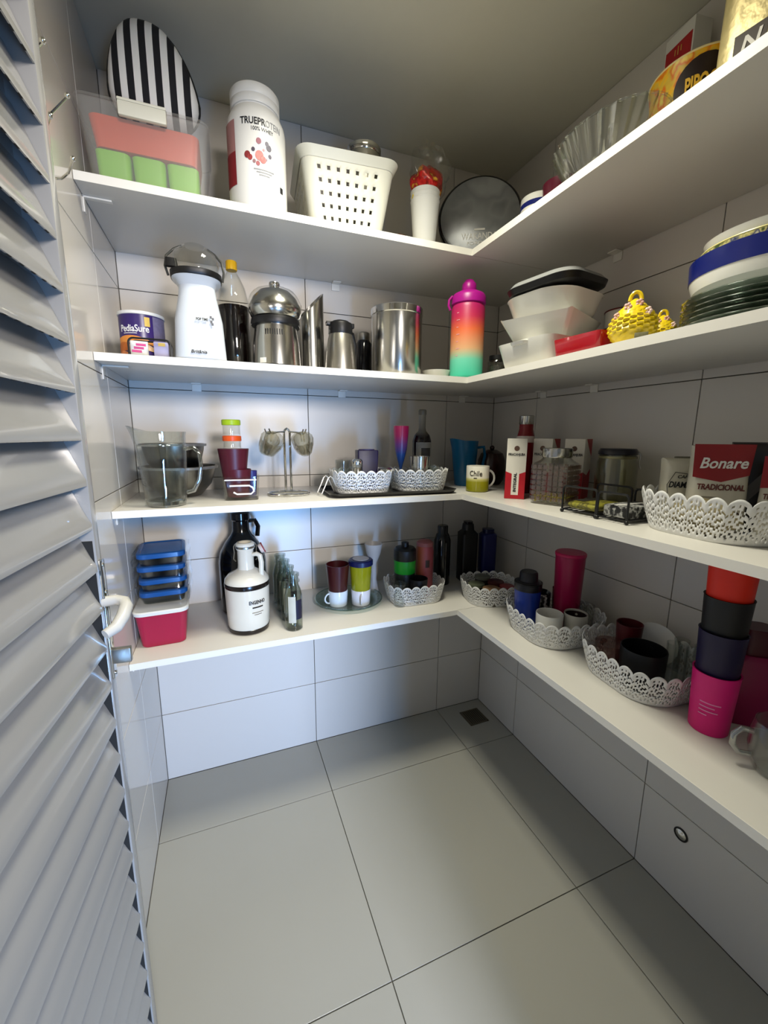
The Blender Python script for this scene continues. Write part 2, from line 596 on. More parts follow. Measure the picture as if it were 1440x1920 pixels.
# ================================================================== reusable vessels
def lace_basket(label, loc, w, d, h=.082, rz=0, nm='lace_basket'):
    t = thing(nm, label, 'basket', loc, rz, 'white plastic lace baskets')
    per = .034
    K, V = 16, 18
    top = rrect(w, d, .45 * min(w, d) * .8, 40)
    bot = rrect(w * .86, d * .84, .45 * min(w, d) * .7, 40)
    def resample(P, n):
        L = [0]
        for a, c in zip(P, P[1:] + P[:1]):
            L.append(L[-1] + math.hypot(c[0] - a[0], c[1] - a[1]))
        out, j = [], 0
        for i in range(n):
            s = L[-1] * i / n
            while L[j + 1] < s:
                j += 1
            f = (s - L[j]) / max(L[j + 1] - L[j], 1e-9)
            a, c = P[j], P[(j + 1) % len(P)]
            out.append((a[0] + (c[0] - a[0]) * f, a[1] + (c[1] - a[1]) * f))
        return out, L[-1]
    _, per_len = resample(top, 4)
    ns = max(8, round(per_len / per))
    N = ns * K
    top, _ = resample(top, N)
    bot, _ = resample(bot, N)
    b = B()
    rows = []
    for j in range(V + 1):
        f = j / V
        ring = []
        for i in range(N):
            u = (i % K) / K
            tz = h * (.85 + .15 * sin(pi * u) ** .7) if f > 0 else h
            q = f ** .75
            x = bot[i][0] + (top[i][0] - bot[i][0]) * q
            y = bot[i][1] + (top[i][1] - bot[i][1]) * q
            ring.append((x, y, f * tz))
        rows.append(b.ring(ring))
    hp_ = h / per
    def hole(u, v):
        if v < .10 or v > .93:
            return False
        X, Y = u - .5, v * hp_
        for cx, cy in ((0, hp_ * .68), (-.5, hp_ * .36), (.5, hp_ * .36)):
            dx, dy = X - cx, Y - cy
            rho = math.hypot(dx, dy)
            an = math.atan2(dy, dx)
            if rho < .08:
                return True
            if .17 < rho < .30 and cos(8 * an) > -.05:
                return True
            if .37 < rho < .52 and cos(12 * an + 1) > .25:
                return True
        for cx, cy in ((0, hp_ * .2), (-.25, hp_ * .16), (.25, hp_ * .16), (-.27, hp_ * .84), (.27, hp_ * .84)):
            if math.hypot(X - cx, (Y - cy) * 1.1) < .085:
                return True
        return False
    for j in range(V):
        for i in range(N):
            if hole(((i % K) + .5) / K, (j + .5) / V):
                continue
            k = (i + 1) % N
            b.b.faces.new((rows[j][i], rows[j][k], rows[j + 1][k], rows[j + 1][i]))
    o = part('lace_wall', b, lace_m, t, ang=60)
    solidify(o, .0016)
    b = B(); b.loft([(.0, w * .86, d * .84, .45 * min(w, d) * .7), (.0025, w * .862, d * .842, .45 * min(w, d) * .7)], 10); part('base_plate', b, lace_m, t)
    return t

def mug(name, label, cat, loc, r, h, mat, rz=0, inner=None, handle=True, group=None, hm=None, taper=.94, hr=.004):
    """cup with side handle pointing to local +x"""
    t = thing(name, label, cat, loc, rz, group)
    b = B(); b.lathe([(0, 0), (r * taper * .93, 0), (r * taper, .003), (r, h - .002), (r - .001, h), (r - .0025, h - .001), (r * taper - .003, .005), (0, .005)], 36)
    part('body', b, mat, t)
    if inner:
        b = B(); b.lathe([(r * taper - .0032, .006), (r - .0030, h - .006)], 36, cap0=True, cap1=False); part('lining', b, inner, t)
    if handle:
        b = B()
        pts = []
        for k in range(11):
            a = -pi / 2 + pi * k / 10
            pts.append((r * .95 + h * .30 * cos(a) + (0 if 0 < k < 10 else -.002), 0, h * .5 + h * .32 * sin(a)))
        b.tube(pts, hr, 8); part('handle', b, hm or mat, t)
    return t

def glass_cup(name, label, loc, r, h, group=None, rz=0, handle=False, mat=None, cat='glass', t_=.0022, taper=.85):
    t = thing(name, label, cat, loc, rz, group)
    b = B(); b.lathe([(0, 0), (r * taper * .95, 0), (r * taper, .002), (r, h), (r - t_, h), (r * taper - t_, .008), (0, .008)], 32)
    part('bowl', b, mat or glass_m, t)
    if handle:
        b = B()
        b.tube([(r * .93 + h * .32 * cos(-pi / 2 + pi * k / 10), 0, h * .5 + h * .32 * sin(-pi / 2 + pi * k / 10)) for k in range(11)], .005, 8)
        part('handle', b, mat or glass_m, t)
    return t

# ================================================================== TOP SHELF
z = S1
bx = thing('storage_box', 'frosted clear storage box with white clip beside the left wall', 'box', (.148, -.262, z), rad(-1))
b = B()
b.loft([(.0, .235, .17, .02), (.002, .240, .175, .022), (.160, .275, .205, .025), (.165, .282, .212, .026), (.170, .282, .212, .026), (.170, .274, .204, .024), (.160, .271, .201, .024), (.005, .236, .171, .02)], 6)
part('tub', b, frost_m, bx)
b = B(); b.loft([(.1705, .284, .214, .027), (.176, .284, .214, .027), (.178, .27, .20, .025)], 6); part('lid', b, frost_m, bx)
b = B(); b.box((.0, -.109, .158), (.10, .012, .030), .004); b.box((0, -.104, .176), (.10, .02, .006), .002); part('clip', b, cream_p, bx, label='white snap clip')
orange_m = M('orange_plastic', 'd0461e', .45); green_m = M('green_plastic', '7fc02c', .45)
solo('food_container', B().loft([(0, .215, .158, .015), (.062, .234, .174, .018), (.064, .23, .17, .018)], 5), orange_m, 'orange food container inside the frosted box above the green ones', 'container', (.148, -.262, z + .088), rad(-1))
for k, w_ in enumerate(('leftmost', 'middle', 'rightmost')):
    solo('food_container', B().loft([(0, .066, .13, .012), (.078, .073, .15, .014), (.080, .07, .146, .014)], 5), green_m, w_ + ' green food container inside the frosted box', 'container', (.148 + (k - 1) * .0755, -.262, z + .0065), rad(-1), 'green containers in the frosted box')
# striped pouch
sp = thing('striped_bag', 'black and white striped fabric pouch standing on the frosted box', 'bag', (.168, -.268, z + .179), rad(-2))
out = []
for k in range(40):
    a = 2 * pi * k / 40
    x = .101 * (abs(cos(a)) ** .75) * (1 if cos(a) >= 0 else -1)
    s_ = sin(a)
    zz = .115 * (abs(s_) ** .9) * (1 if s_ >= 0 else -1)
    if s_ < 0:
        zz *= .55
    x = x * (1 - .18 * max(s_, 0)) - .012 * max(s_, 0)
    out.append((x, zz * 1.30 + .083))
stripes = []
for k in range(15):
    stripes.append((k / 15, '0d0d12' if k % 2 == 0 else 'e3e1da'))
fab = ramp_mat('striped_cloth', 0, -.115, .115, stripes, .85, True)
b = B(); b.pillow(out, .095, 6, .45); part('cloth', b, fab, sp, ang=70)
b = B(); b.tube([(x * 1.01, 0, .0832 + (q - .0832) * 1.01) for x, q in out], .0032, 6, True); part('piping', b, black_p, sp)
# protein tub
tb = thing('protein_tub', 'large white protein powder tub beside the frosted box', 'tub', (.405, -.318, z))
b = B()
b.lathe([(0, 0), (.062, 0), (.070, .004), (.074, .03), (.0745, .06), (.0745, .203), (.072, .218), (.064, .235), (.058, .242), (.058, .247)], 48); part('body', b, white_p, tb)
b = B(); b.lathe([(.061, .245), (.062, .247), (.062, .262), (.0605, .264), (.062, .266), (.062, .284), (.059, .288), (0, .288)], 48); part('lid', b, white_p, tb)
text('TRUEPR', .021, black_i, tb, cyl(.0745, -.20, .192), bold=.02, w=.062)
text('OTEIN', .021, M('grey_ink', '8c8c8c', .5), tb, cyl(.0745, .50, .192), bold=.0, w=.042)
text('100% WHEY', .012, black_i, tb, cyl(.0745, .10, .176), w=.055)
b = B(); b.patch(.0745, .0745, -1.45, -.86, .055, .20, 8); part('label_panel', b, M('label_taupe', '9d6f6b', .5), tb)
b = B(); b.patch(.0745, .0745, -1.45, -.86, .055, .13, 8, off=.001); part('label_panel', b, M('label_maroon', '7c1a22', .5), tb)
for (a, q, r_, c_) in ((-.42, .118, .0075, '7c2a2c'), (-.33, .112, .006, '9a3a3a'), (-.02, .118, .0105, 'c97770'), (.09, .110, .008, 'b5605c'), (-.03, .150, .0065, '96606a'), (.30, .140, .0070, '5c5862'), (.24, .148, .005, '6a6670'), (-.22, .130, .0045, '4a4450'), (.33, .122, .0045, '5a5460'), (-.08, .100, .005, 'a05a5d'), (-.2, .104, .004, '8c6a6c'), (.12, .132, .003, 'b08a8a'), (.2, .112, .003, '8c7a80')):
    b = B()
    ring = [((.0752) * sin(a + r_ * cos(k * pi / 6) / .0745), -(.0752) * cos(a + r_ * cos(k * pi / 6) / .0745), q + r_ * sin(k * pi / 6) * 1.1) for k in range(12)]
    b.b.faces.new(b.ring(ring)); part('berry_print', b, M('berry_' + c_, c_, .5, var=.25, scale=120), tb, smooth=False)
for j in range(3):
    b = B(); b.patch(.0745, .0745, -.22 + j * .08, .46 - j * .08, .086 - j * .006, .0885 - j * .006, 8, off=.0008); part('small_print', b, MATS['grey_ink'], tb)
b = B(); b.patch(.0745, .0745, .72, .86, .052, .066, 4); part('seal_print', b, black_i, tb)

# perforated plastic basket
pb = thing('plastic_basket', 'cream perforated plastic basket on the top shelf', 'basket', (.668, -.205, z), rad(-5))
NS, NV, nc = 22, 19, 5
def sq(w, d, r):
    P = []
    for cx, cy, a0, (ex, ey) in ((1, 1, 0, (-1, 1)), (-1, 1, pi / 2, (-1, -1)), (-1, -1, pi, (1, -1)), (1, -1, 1.5 * pi, (1, 1))):
        X, Y = cx * (w / 2 - r), cy * (d / 2 - r)
        for i in range(nc + 1):
            a = a0 + pi / 2 * i / nc
            P.append((X + r * cos(a), Y + r * sin(a)))
        # straight run to next corner
        nx, ny = ex * (w / 2 - r), ey * (d / 2 - r)
        a = a0 + pi / 2
        sx_, sy_ = X + r * cos(a), Y + r * sin(a)
        tx_, ty_ = nx + r * cos(a), ny + r * sin(a)
        for i in range(1, NS):
            P.append((sx_ + (tx_ - sx_) * i / NS, sy_ + (ty_ - sy_) * i / NS))
    return P
b = B()
rows = []
for j in range(NV + 1):
    f = j / NV
    rows.append(b.ring([(x, y, .004 + .186 * f) for x, y in sq(.205 + .065 * f, .20 + .065 * f, .03)]))
n = len(rows[0]); run = nc + NS
for j in range(NV):
    for i in range(n):
        k = (i % run) - nc
        if k >= 0 and k % 3 == 1 and j % 3 == 1 and 1 <= k <= NS - 2:
            continue
        q = (i + 1) % n
        b.b.faces.new((rows[j][i], rows[j][q], rows[j + 1][q], rows[j + 1][i]))
o = part('perforated_wall', b, cream_p, pb, ang=60); solidify(o, .002)
b = B(); b.loft([(0, .205, .20, .03), (.004, .205, .20, .03)], 5); part('base', b, cream_p, pb)
b = B(); b.loft([(.186, .272, .267, .032), (.192, .278, .273, .034), (.206, .296, .291, .04), (.208, .298, .293, .04), (.206, .290, .285, .038), (.190, .270, .265, .032)], 6, False, False); part('rim', b, cream_p, pb)
cs = thing('steel_canister', 'shiny steel cylinder sticking up out of the cream basket', 'canister', (.745, -.20, z + .0045))
b = B(); b.lathe([(0, 0), (.05, 0), (.052, .003), (.052, .30), (.049, .30), (.049, .01), (0, .008)], 40); part('body', b, steel_m, cs)
b = B(); b.lathe([(.0525, .286), (.054, .288), (.054, .306), (.051, .308), (0, .308)], 40); part('lid', b, chrome_m, cs)
tp = thing('tea_box', 'small brown printed box between the cream basket and white cups', 'box', (.862, -.20, z), rad(8))
b = B(); b.box((0, 0, .04), (.03, .07, .08), .0015); part('carton', b, blotch_mat('brown_print', ('3c2015', '6d4026', '8a5a36', '2a1510'), 70), tp)
b = B(); b.box((0, -.0355, .06), (.02, .0008, .02)); part('label_print', b, gold_i, tp)
wbx = thing('sugar_box', 'small pale grey box standing behind the white plastic cups', 'box', (.902, -.14, z), rad(4))
b = B(); b.box((0, 0, .05), (.035, .06, .10), .002); part('carton', b, M('pale_card', 'c9cbd0', .6), wbx)
b = B(); b.box((0, -.0305, .05), (.025, .0008, .04)); part('label_print', b, M('card_print', '9aa0ab', .6), wbx)
# stacked white cups
for k, lab in enumerate(('bottom white plastic cup of the nested stack by the black tin', 'middle white plastic cup of the nested stack by the black tin', 'top white plastic cup of the nested stack by the black tin')):
    solo('plastic_cup', B().lathe([(0, 0), (.0315, 0), (.0325, .002), (.044, .138), (.0455, .141), (.0445, .1425), (.0431, .141), (.0319, .003), (0, .003)], 40), white_p, lab, 'cup', (.905, -.318, z + k * .0125), 0, 'nested white plastic cups')
# candy bag standing in the cups
cb = thing('candy_bag', 'cellophane bag of red wrapped sweets standing in the white cups', 'candy bag', (.912, -.316, z + .150))
def blob(b, c, r, s, seed, amp=.18, u=22, v=14):
    rnd = random.Random(seed)
    ph = [(rnd.uniform(2, 6), rnd.uniform(2, 6), rnd.uniform(0, 6), rnd.uniform(0, 6)) for _ in range(5)]
    rings = []
    for j in range(1, v):
        th = pi * j / v
        ring = []
        for i in range(u):
            a = 2 * pi * i / u
            q = r * (1 + amp * sum(sin(round(p) * a + w_) * sin(q_ * th + w2) for p, q_, w_, w2 in ph) / 3)
            ring.append((c[0] + q * s[0] * sin(th) * cos(a), c[1] + q * s[1] * sin(th) * sin(a), c[2] + q * s[2] * cos(th)))
        rings.append(b.ring(ring))
    b.skin(rings, True, True, True)
    return b
b = B(); blob(b, (0, 0, .040), .052, (1, .8, .95), 3); part('sweets', b, blotch_mat('red_foil', ('b30d16', 'd7261e', '8f0a12', 'e8b13a'), 40, .25, .2), cb, ang=60)
b = B(); blob(b, (.010, 0, .078), .062, (1.0, .75, 1.2), 5, .22); part('cellophane', b, glassmat('cellophane', 'f4f4f0', .07, .09, 1, .85), cb, ang=12)
b = B(); blob(b, (-.04, -.005, -.002), .014, (.8, .8, 1.2), 6); part('yellow_tag', b, M('yellow_foil', 'd9c21a', .3), cb)
# round black tin
dk = thing('round_tin', 'round black and silver tin lying upright in the shelf corner', 'tin', (1.135, -.272, z + .140), rot=(rad(-9), 0, rad(-31)))
b = B()
b.lathe([(0, 0), (.131, 0), (.137, .004), (.138, .012), (.138, .032), (.134, .036), (0, .036)], 64)
part('case', b, black_g, dk, rot=(rad(90), 0, 0))
b = B(); b.lathe([(0, .0362), (.129, .0362), (.129, .0376), (.123, .040), (0, .040)], 64)
part('face', b, blotch_mat('scuffed_metal', ('77797c', '8d9093', '7f8285', '999c9e'), 9, .3, .25), dk, rot=(rad(90), 0, 0))
text('WAKANDA', .030, white_i, dk, plane((.0, -.0405, -.066), (1, 0, 0), (0, 0, 1)), w=.115)
text('FOREVER', .014, white_i, dk, plane((.0, -.0405, -.088), (1, 0, 0), (0, 0, 1)), w=.08)
for q, w_ in ((-.043, .035), (-.112, .07)):
    b = B(); b.box((.0, -.0408, q), (w_, .0006, .006)); part('print_bar', b, white_i, dk)
# banded mug, maroon bowl, ribbed glass bowl
mg = mug('banded_mug', 'white mug with blue bands on the top shelf near the corner', 'mug', (1.175, -.52, z), .052, .105, porc_m, rad(70))
for z0, z1 in ((.075, .088), (.012, .020)):
    b = B(); b.patch(.0505, .0517, -pi, pi, z0, z1, 36); part('blue_band', b, M('cobalt_glaze', '15206a', .2), mg)
b = B(); b.patch(.0497, .0500, -1.1, -.2, .03, .055, 8); part('crest_print', b, black_i, mg)
solo('maroon_bowl', B().lathe([(0, 0), (.03, 0), (.045, .03), (.05, .09), (.048, .09), (.043, .032), (0, .005)], 36), M('maroon_glaze', '4c1222', .25), 'small dark maroon bowl beside the ribbed glass bowl', 'bowl', (1.16, -.625, z))
gb = thing('glass_bowl', 'large ribbed clear glass bowl on the top shelf', 'bowl', (1.125, -.795, z))
b = B(); b.lathe([(0, 0), (.055, 0), (.065, .006), (.085, .03), (.105, .065), (.118, .092), (.116, .093), (.101, .067), (.081, .033), (.06, .011), (0, .008)], 112, sx=.78, sy=1.12, rib=.045, nrib=28); part('bowl', b, glassmat('ribbed_glass', 'f0f2ec', .08, .10), gb, ang=60)
b = B(); b.tube([(.117 * .78 * cos(2 * pi * k / 64), .117 * 1.12 * sin(2 * pi * k / 64), .093) for k in range(64)], .0022, 6, True); part('rim', b, glass_m, gb)
solo('paper_card', B().box((0, 0, .08), (.003, .05, .16)), M('card', 'd2cfc2', .7), 'pale card standing behind the ribbed glass bowl', 'card', (1.315, -.615, z), rad(14))
# popcorn bowl
pc = thing('popcorn_bowl', 'orange and yellow printed popcorn bowl on the top shelf', 'bowl', (1.280, -.878, z))
b = B(); b.lathe([(0, 0), (.045, 0), (.062, .03), (.075, .08), (.086, .15), (.091, .19), (.089, .192), (.083, .15), (.072, .08), (.058, .03), (0, .008)], 48)
part('bowl', b, blotch_mat('popcorn_print', ('e07a12', 'f0b51e', 'd9b63e', 'e06a10', 'f3d75a'), 34, .25), pc)
b = B(); b.tube([(.0905 * cos(2 * pi * k / 48), .0905 * sin(2 * pi * k / 48), .191) for k in range(48)], .002, 6, True); part('rim', b, M('pale_rim', 'ead9a0', .3), pc)
def pcR(q): return .075 + (q - .08) * .157
phi = rad(-62)
b = B()
bg = []
for k in range(28):
    q = .130 + .050 * sin(2 * pi * k / 28)
    aa = phi + .25 + .62 * cos(2 * pi * k / 28)
    bg.append(((pcR(q) + .0014) * sin(aa), -(pcR(q) + .0014) * cos(aa), q))
cvv = b.b.verts.new(((pcR(.13) + .0016) * sin(phi + .25), -(pcR(.13) + .0016) * cos(phi + .25), .13))
rv = b.ring(bg)
mid = b.ring([((pcR(.130 + .025 * sin(2 * pi * k / 28)) + .0016) * sin(phi + .25 + .31 * cos(2 * pi * k / 28)), -(pcR(.130 + .025 * sin(2 * pi * k / 28)) + .0016) * cos(phi + .25 + .31 * cos(2 * pi * k / 28)), .130 + .025 * sin(2 * pi * k / 28)) for k in range(28)])
b.skin([rv, mid], True)
for k in range(28):
    b.b.faces.new((mid[k], mid[(k + 1) % 28], cvv))
part('dark_badge', b, M('popcorn_badge', '241510', .4), pc)
text('PIPOCA', .038, M('popcorn_lettering', 'e8b83a', .4), pc, cyl(.0860, phi + .26, .132, .157), bold=.03, w=.066)
rb = thing('red_box', 'red and white carton standing behind the popcorn bowl', 'box', (1.385, -.765, z), rad(-8))
b = B(); b.box((0, 0, .198), (.05, .078, .396), .0015); part('carton', b, white_p, rb)
b = B(); b.box((-.0255, 0, .184), (.001, .070, .368)); part('red_panel', b, M('red_card', 'a8141c', .5), rb)
for k in range(3):
    b = B(); b.box((-.0263, -.008 + k * .008, .352), (.0008, .002, .012 + (k == 1) * .006)); part('logo_stroke', b, gold_i, rb)
# gold coffee bag
gg = thing('coffee_bag', 'pale gold coffee bag with dark square logo on the top shelf', 'bag', (1.205, -1.062, z), rad(-80))
out = [(-.072, 0), (.072, 0), (.076, .05), (.073, .22), (.066, .30), (-.066, .30), (-.073, .22), (-.076, .05)]
def densify(P, m=4):
    o_ = []
    for a, c in zip(P, P[1:] + P[:1]):
        for k in range(m):
            o_.append((a[0] + (c[0] - a[0]) * k / m, a[1] + (c[1] - a[1]) * k / m))
    return o_
b = B(); b.pillow(densify(out), .10, 5, .16); part('pouch', b, M('gold_foil', 'cdbd86', .35, metal=.35, var=.12, scale=40, bump=.5), gg, ang=60)
b = B(); b.box((-.018, -.0505, .092), (.046, .001, .046)); part('logo_plate', b, M('brown_print_flat', '3a2f25', .5), gg)
text('N', .036, white_i, gg, plane((-.018, -.0512, .092), (1, 0, 0), (0, 0, 1)), bold=.02, shear=.2)

# ================================================================== SECOND SHELF
z = S2
pd = thing('milk_powder_can', 'purple tin of powdered milk at the left end of the second shelf', 'can', (.090, -.262, z))
Rc = .054
b = B(); b.lathe([(0, 0), (Rc, 0), (Rc, .116), (0, .116)], 48)
part('can_body', b, ramp_mat('can_print', 2, 0, .116, [(0, '33205e'), (.35, '2e1a63'), (1, '2a1758')], .3), pd)
b = B(); b.lathe([(Rc, .114), (Rc + .002, .115), (Rc + .002, .122), (Rc - .002, .123), (0, .119)], 48); part('lid', b, white_p, pd)
b = B(); b.lathe([(Rc, 0), (Rc + .0015, 0), (Rc + .0015, .004), (Rc, .005)], 48, cap0=False, cap1=False); part('bottom_rim', b, steel_m, pd)
text('PediaSure', .024, white_i, pd, cyl(Rc, -.25, .078), bold=.012, w=.072)
b = B(); b.patch(Rc, Rc, -.75, -.1, .066, .0675, 10, off=.001); part('underline', b, white_i, pd)
for k, (a0, a1, z0, z1, c_) in enumerate(((-1.2, .6, .038, .056, 'd98a3a'), (-1.3, -.2, .018, .040, 'b5601f'), (-.5, .75, .020, .038, 'e2b98f'), (-1.2, -.35, .002, .018, 'c87a4a'))):
    b = B()
    n_ = 14
    lo, hi = [], []
    for i in range(n_ + 1):
        a = a0 + (a1 - a0) * i / n_
        bow = .010 * sin(pi * i / n_)
        R = Rc + .0008 + k * .0002
        lo.append((R * sin(a), -R * cos(a), z0 + bow * .6)); hi.append((R * sin(a), -R * cos(a), z1 + bow - .010 * (i / n_)))
    b.skin([b.ring(lo), b.ring(hi)], False); part('swirl_print', b, M('can_' + c_, c_, .4, var=.25, scale=60), pd)
b = B(); b.patch(Rc, Rc, .25, .48, .085, .108, 4); part('gold_seal', b, gold_i, pd)
b = B(); b.patch(Rc, Rc, .62, 1.5, .004, .112, 8); part('nutrition_panel', b, M('can_grey', '6a6480', .5, var=.3, scale=160), pd)
# black wire stand with sachet
ws = thing('wire_stand', 'small black wire stand in front of the purple tin', 'stand', (.118, -.352, z))
def arch(w_, h_, r_=.012, n_=6):
    P = [(-w_ / 2, 0)]
    for k in range(n_ + 1):
        a = pi - pi / 2 * k / n_
        P.append((-w_ / 2 + r_ + r_ * cos(a), h_ - r_ + r_ * sin(a)))
    for k in range(n_ + 1):
        a = pi / 2 - pi / 2 * k / n_
        P.append((w_ / 2 - r_ + r_ * cos(a), h_ - r_ + r_ * sin(a)))
    P.append((w_ / 2, 0))
    return P
for yy in (-.018, .018):
    b = B(); b.tube([(x, yy, q) for x, q in arch(.094, .044)], .0024, 8); part('wire_arch', b, black_p, ws)
b = B(); b.tube([(-.047, -.018, .0025), (-.047, .018, .0025), (.047, .018, .0025), (.047, -.018, .0025)], .002, 6, True); part('wire_base', b, black_p, ws)
sa = thing('sachet', 'pink and white sachet held in the black wire stand', 'sachet', (.092, -.352, z + .0048), rad(6))
b = B(); b.pillow(densify([(-.02, 0), (.02, 0), (.02, .036), (-.02, .036)]), .012, 4, .3); part('packet', b, white_p, sa)
for k in range(3):
    b = B(); b.box((-.006 + k * .005, -.0062, .01 + k * .008), (.022, .0006, .006)); part('pink_print', b, M('pink_print', 'c2357a', .5), sa)
sb = thing('tissue_pack', 'pale lavender packet beside the pink sachet in the wire stand', 'packet', (.142, -.352, z + .0048))
b = B(); b.box((0, 0, .018), (.034, .022, .036), .003); part('packet', b, M('lavender_pack', '9c97b4', .5), sb)
b = B(); b.box((.002, -.0113, .029), (.016, .0006, .008)); part('label_print', b, gold_i, sb)
# popcorn maker
pm = thing('popcorn_maker', 'white popcorn maker with clear dome and black ring', 'popcorn maker', (.236, -.325, z))
b = B()
b.loft([(0, .118, .13, .03), (.004, .126, .138, .034), (.10, .116, .125, .036), (.165, .092, .10, .036), (.186, .088, .094, .036), (.198, .10, .11, .04), (.205, .118, .125, .05)], 8); part('body', b, M('appliance_white', 'c6ccd2', .3, var=.01), pm)
b = B(); b.loft([(.2052, .118, .125, .05), (.209, .124, .130, .052), (.220, .124, .130, .052), (.222, .116, .124, .05)], 8); part('collar_ring', b, black_p, pm)
b = B(); b.loft([(.2205, .108, .112, .05), (.245, .114, .118, .05), (.268, .102, .106, .046), (.283, .07, .076, .034), (.290, .05, .055, .025), (.289, .046, .05, .023), (.281, .067, .073, .032), (.266, .099, .103, .045), (.245, .111, .115, .049), (.2205, .105, .109, .048)], 8, False, False); part('dome', b, glassp_m, pm)
b = B(); b.tube([(-.066, -.01, .21), (-.072, -.01, .232), (-.068, -.005, .258), (-.05, 0, .278), (-.03, 0, .288)], .003, 8)
part('bail_handle', b, M('smoke_plastic', '3a3a36', .3), pm)
b = B(); b.tube([(.064, -.01, .21), (.068, -.01, .232), (.064, -.005, .258), (.048, 0, .278), (.03, 0, .288)], .003, 8); part('bail_handle', b, M('smoke_plastic', '3a3a36', .3), pm)
b = B(); b.loft([(.225, .03, .016, .006, -.055, -.03), (.245, .026, .014, .006, -.056, -.028)], 4); part('scoop_grip', b, black_p, pm)
text('POP TIME', .009, black_i, pm, plane((.008, -.0668, .098), (1, 0, 0), (0, .10, 1)), w=.028, bold=.02)
b = B()
for dx, dz in ((.030, .094), (.034, .101), (.029, .105), (.0325, .088)):
    b.box((dx, -.0664 + (dz - .098) * .08, dz), (.005, .0008, .006), 0)
part('popcorn_icon', b, M('grey_ink2', '5c5c60', .5), pm)
text('Britânia', .011, black_i, pm, plane((-.004, -.0700, .018), (1, 0, 0), (0, .06, 1)), w=.038, bold=.02, shear=.2)
# cola bottle
co = thing('cola_bottle', 'two-litre bottle of dark cola with yellow cap', 'bottle', (.330, -.20, z))
prof = [(.030, .0), (.040, .004), (.046, .02), (.0465, .10), (.045, .13), (.0465, .17), (.045, .20), (.036, .24), (.022, .27), (.0145, .282), (.0135, .30)]
b = B(); b.lathe([(0, .003)] + prof + [(.012, .30), (.013, .282), (.0205, .269), (.0345, .239), (.0435, .20), (.045, .17), (.0435, .13), (.045, .10), (.0445, .02), (.036, .007), (0, .007)], 40); part('plastic_shell', b, glassp_m, co)
b = B(); b.lathe([(0, .0065), (.036, .0072), (.0445, .02), (.0449, .10), (.0434, .13), (.0449, .17), (.0449, .185), (0, .185)], 40); part('cola', b, M('cola_liquid', '0b0504', .08), co)
b = B(); b.lathe([(.0155, .288), (.0155, .311), (.014, .313), (0, .313)], 28, rib=.03, nrib=14); part('cap', b, M('yellow_cap', 'd8a512', .4), co)
# steel juicer
jc = thing('juicer', 'steel citrus juicer with domed lid wrapped in film', 'juicer', (.442, -.282, z))
b = B(); b.lathe([(0, .004), (.066, .004), (.070, .008), (.067, .07), (.060, .118), (.060, .122), (0, .122)], 48); part('base', b, steel_m, jc)
b = B(); b.lathe([(0, 0), (.071, 0), (.072, .008), (.070, .010)], 48); part('foot', b, black_p, jc)
b = B(); b.lathe([(.060, .120), (.069, .122), (.071, .130), (.069, .140), (0, .141)], 48); part('band', b, black_p, jc)
b = B(); b.lathe([(.062, .1405), (.070, .148), (.075, .162), (.073, .178), (.062, .20), (.045, .217), (.022, .226), (0, .228)], 48); part('dome_lid', b, steel_m, jc)
b = B(); b.lathe([(.010, .226), (.013, .229), (.016, .238), (.014, .244), (0, .245)], 28); part('knob', b, chrome_m, jc)
b = B()
for k in range(8):
    a = -.62 + k * .105
    b.patch(.0625, .0625, a, a + .04, .088, .105, 2, off=.0016)
part('vent_slits', b, darkm, jc)
b = B(); b.patch(.0695, .069, -.86, -.56, .012, .026, 4, off=.0014); part('rating_label', b, white_p, jc)
b = B(); blob(b, (0, 0, .183), .075, (1.02, 1.02, .66), 11, .04, 36, 16); part('film_wrap', b, film_m, jc, ang=15)
# slanted steel cylinder
sc = thing('steel_vase', 'tall steel cylinder with slanted top behind the juicer', 'vase', (.566, -.195, z))
b = B()
rings = []
for (r, f) in ((.040, 0), (.040, 1), (.0378, 1), (.0378, .02)):
    ring = []
    for i in range(40):
        a = 2 * pi * i / 40
        zt = .218 + .042 * cos(a - .2)
        ring.append((r * cos(a), r * sin(a), zt * f if f == 1 else f * .1))
    rings.append(b.ring(ring))
b.skin(rings, True, True, True); part('tube', b, steel_m, sc)
b = B(); b.lathe([(.0402, 0), (.041, .001), (.041, .005), (.0402, .006)], 40, cap0=False, cap1=False); part('foot_ring', b, chrome_m, sc)
# thermos
th = thing('thermos_jug', 'small satin steel thermos jug with black top', 'thermos', (.642, -.272, z))
b = B(); b.lathe([(0, 0), (.047, 0), (.050, .003), (.050, .02), (.046, .07), (.040, .105), (.036, .122), (0, .122)], 44); part('body', b, steeld_m, th)
b = B(); b.lathe([(.0362, .120), (.038, .124), (.037, .150), (.036, .154), (.030, .156), (.026, .160), (.012, .164), (0, .164)], 36); part('lid', b, black_p, th)
b = B(); b.box((-.035, 0, .152), (.022, .02, .012), .003); part('spout', b, black_p, th)
b = B(); b.box((.034, 0, .150), (.02, .018, .014), .003); part('lever', b, black_p, th)
b = B(); b.tube([(.03, .02, .14), (.05, .035, .135), (.06, .04, .10), (.055, .035, .05), (.04, .025, .03)], .006, 8); part('handle', b, black_p, th)
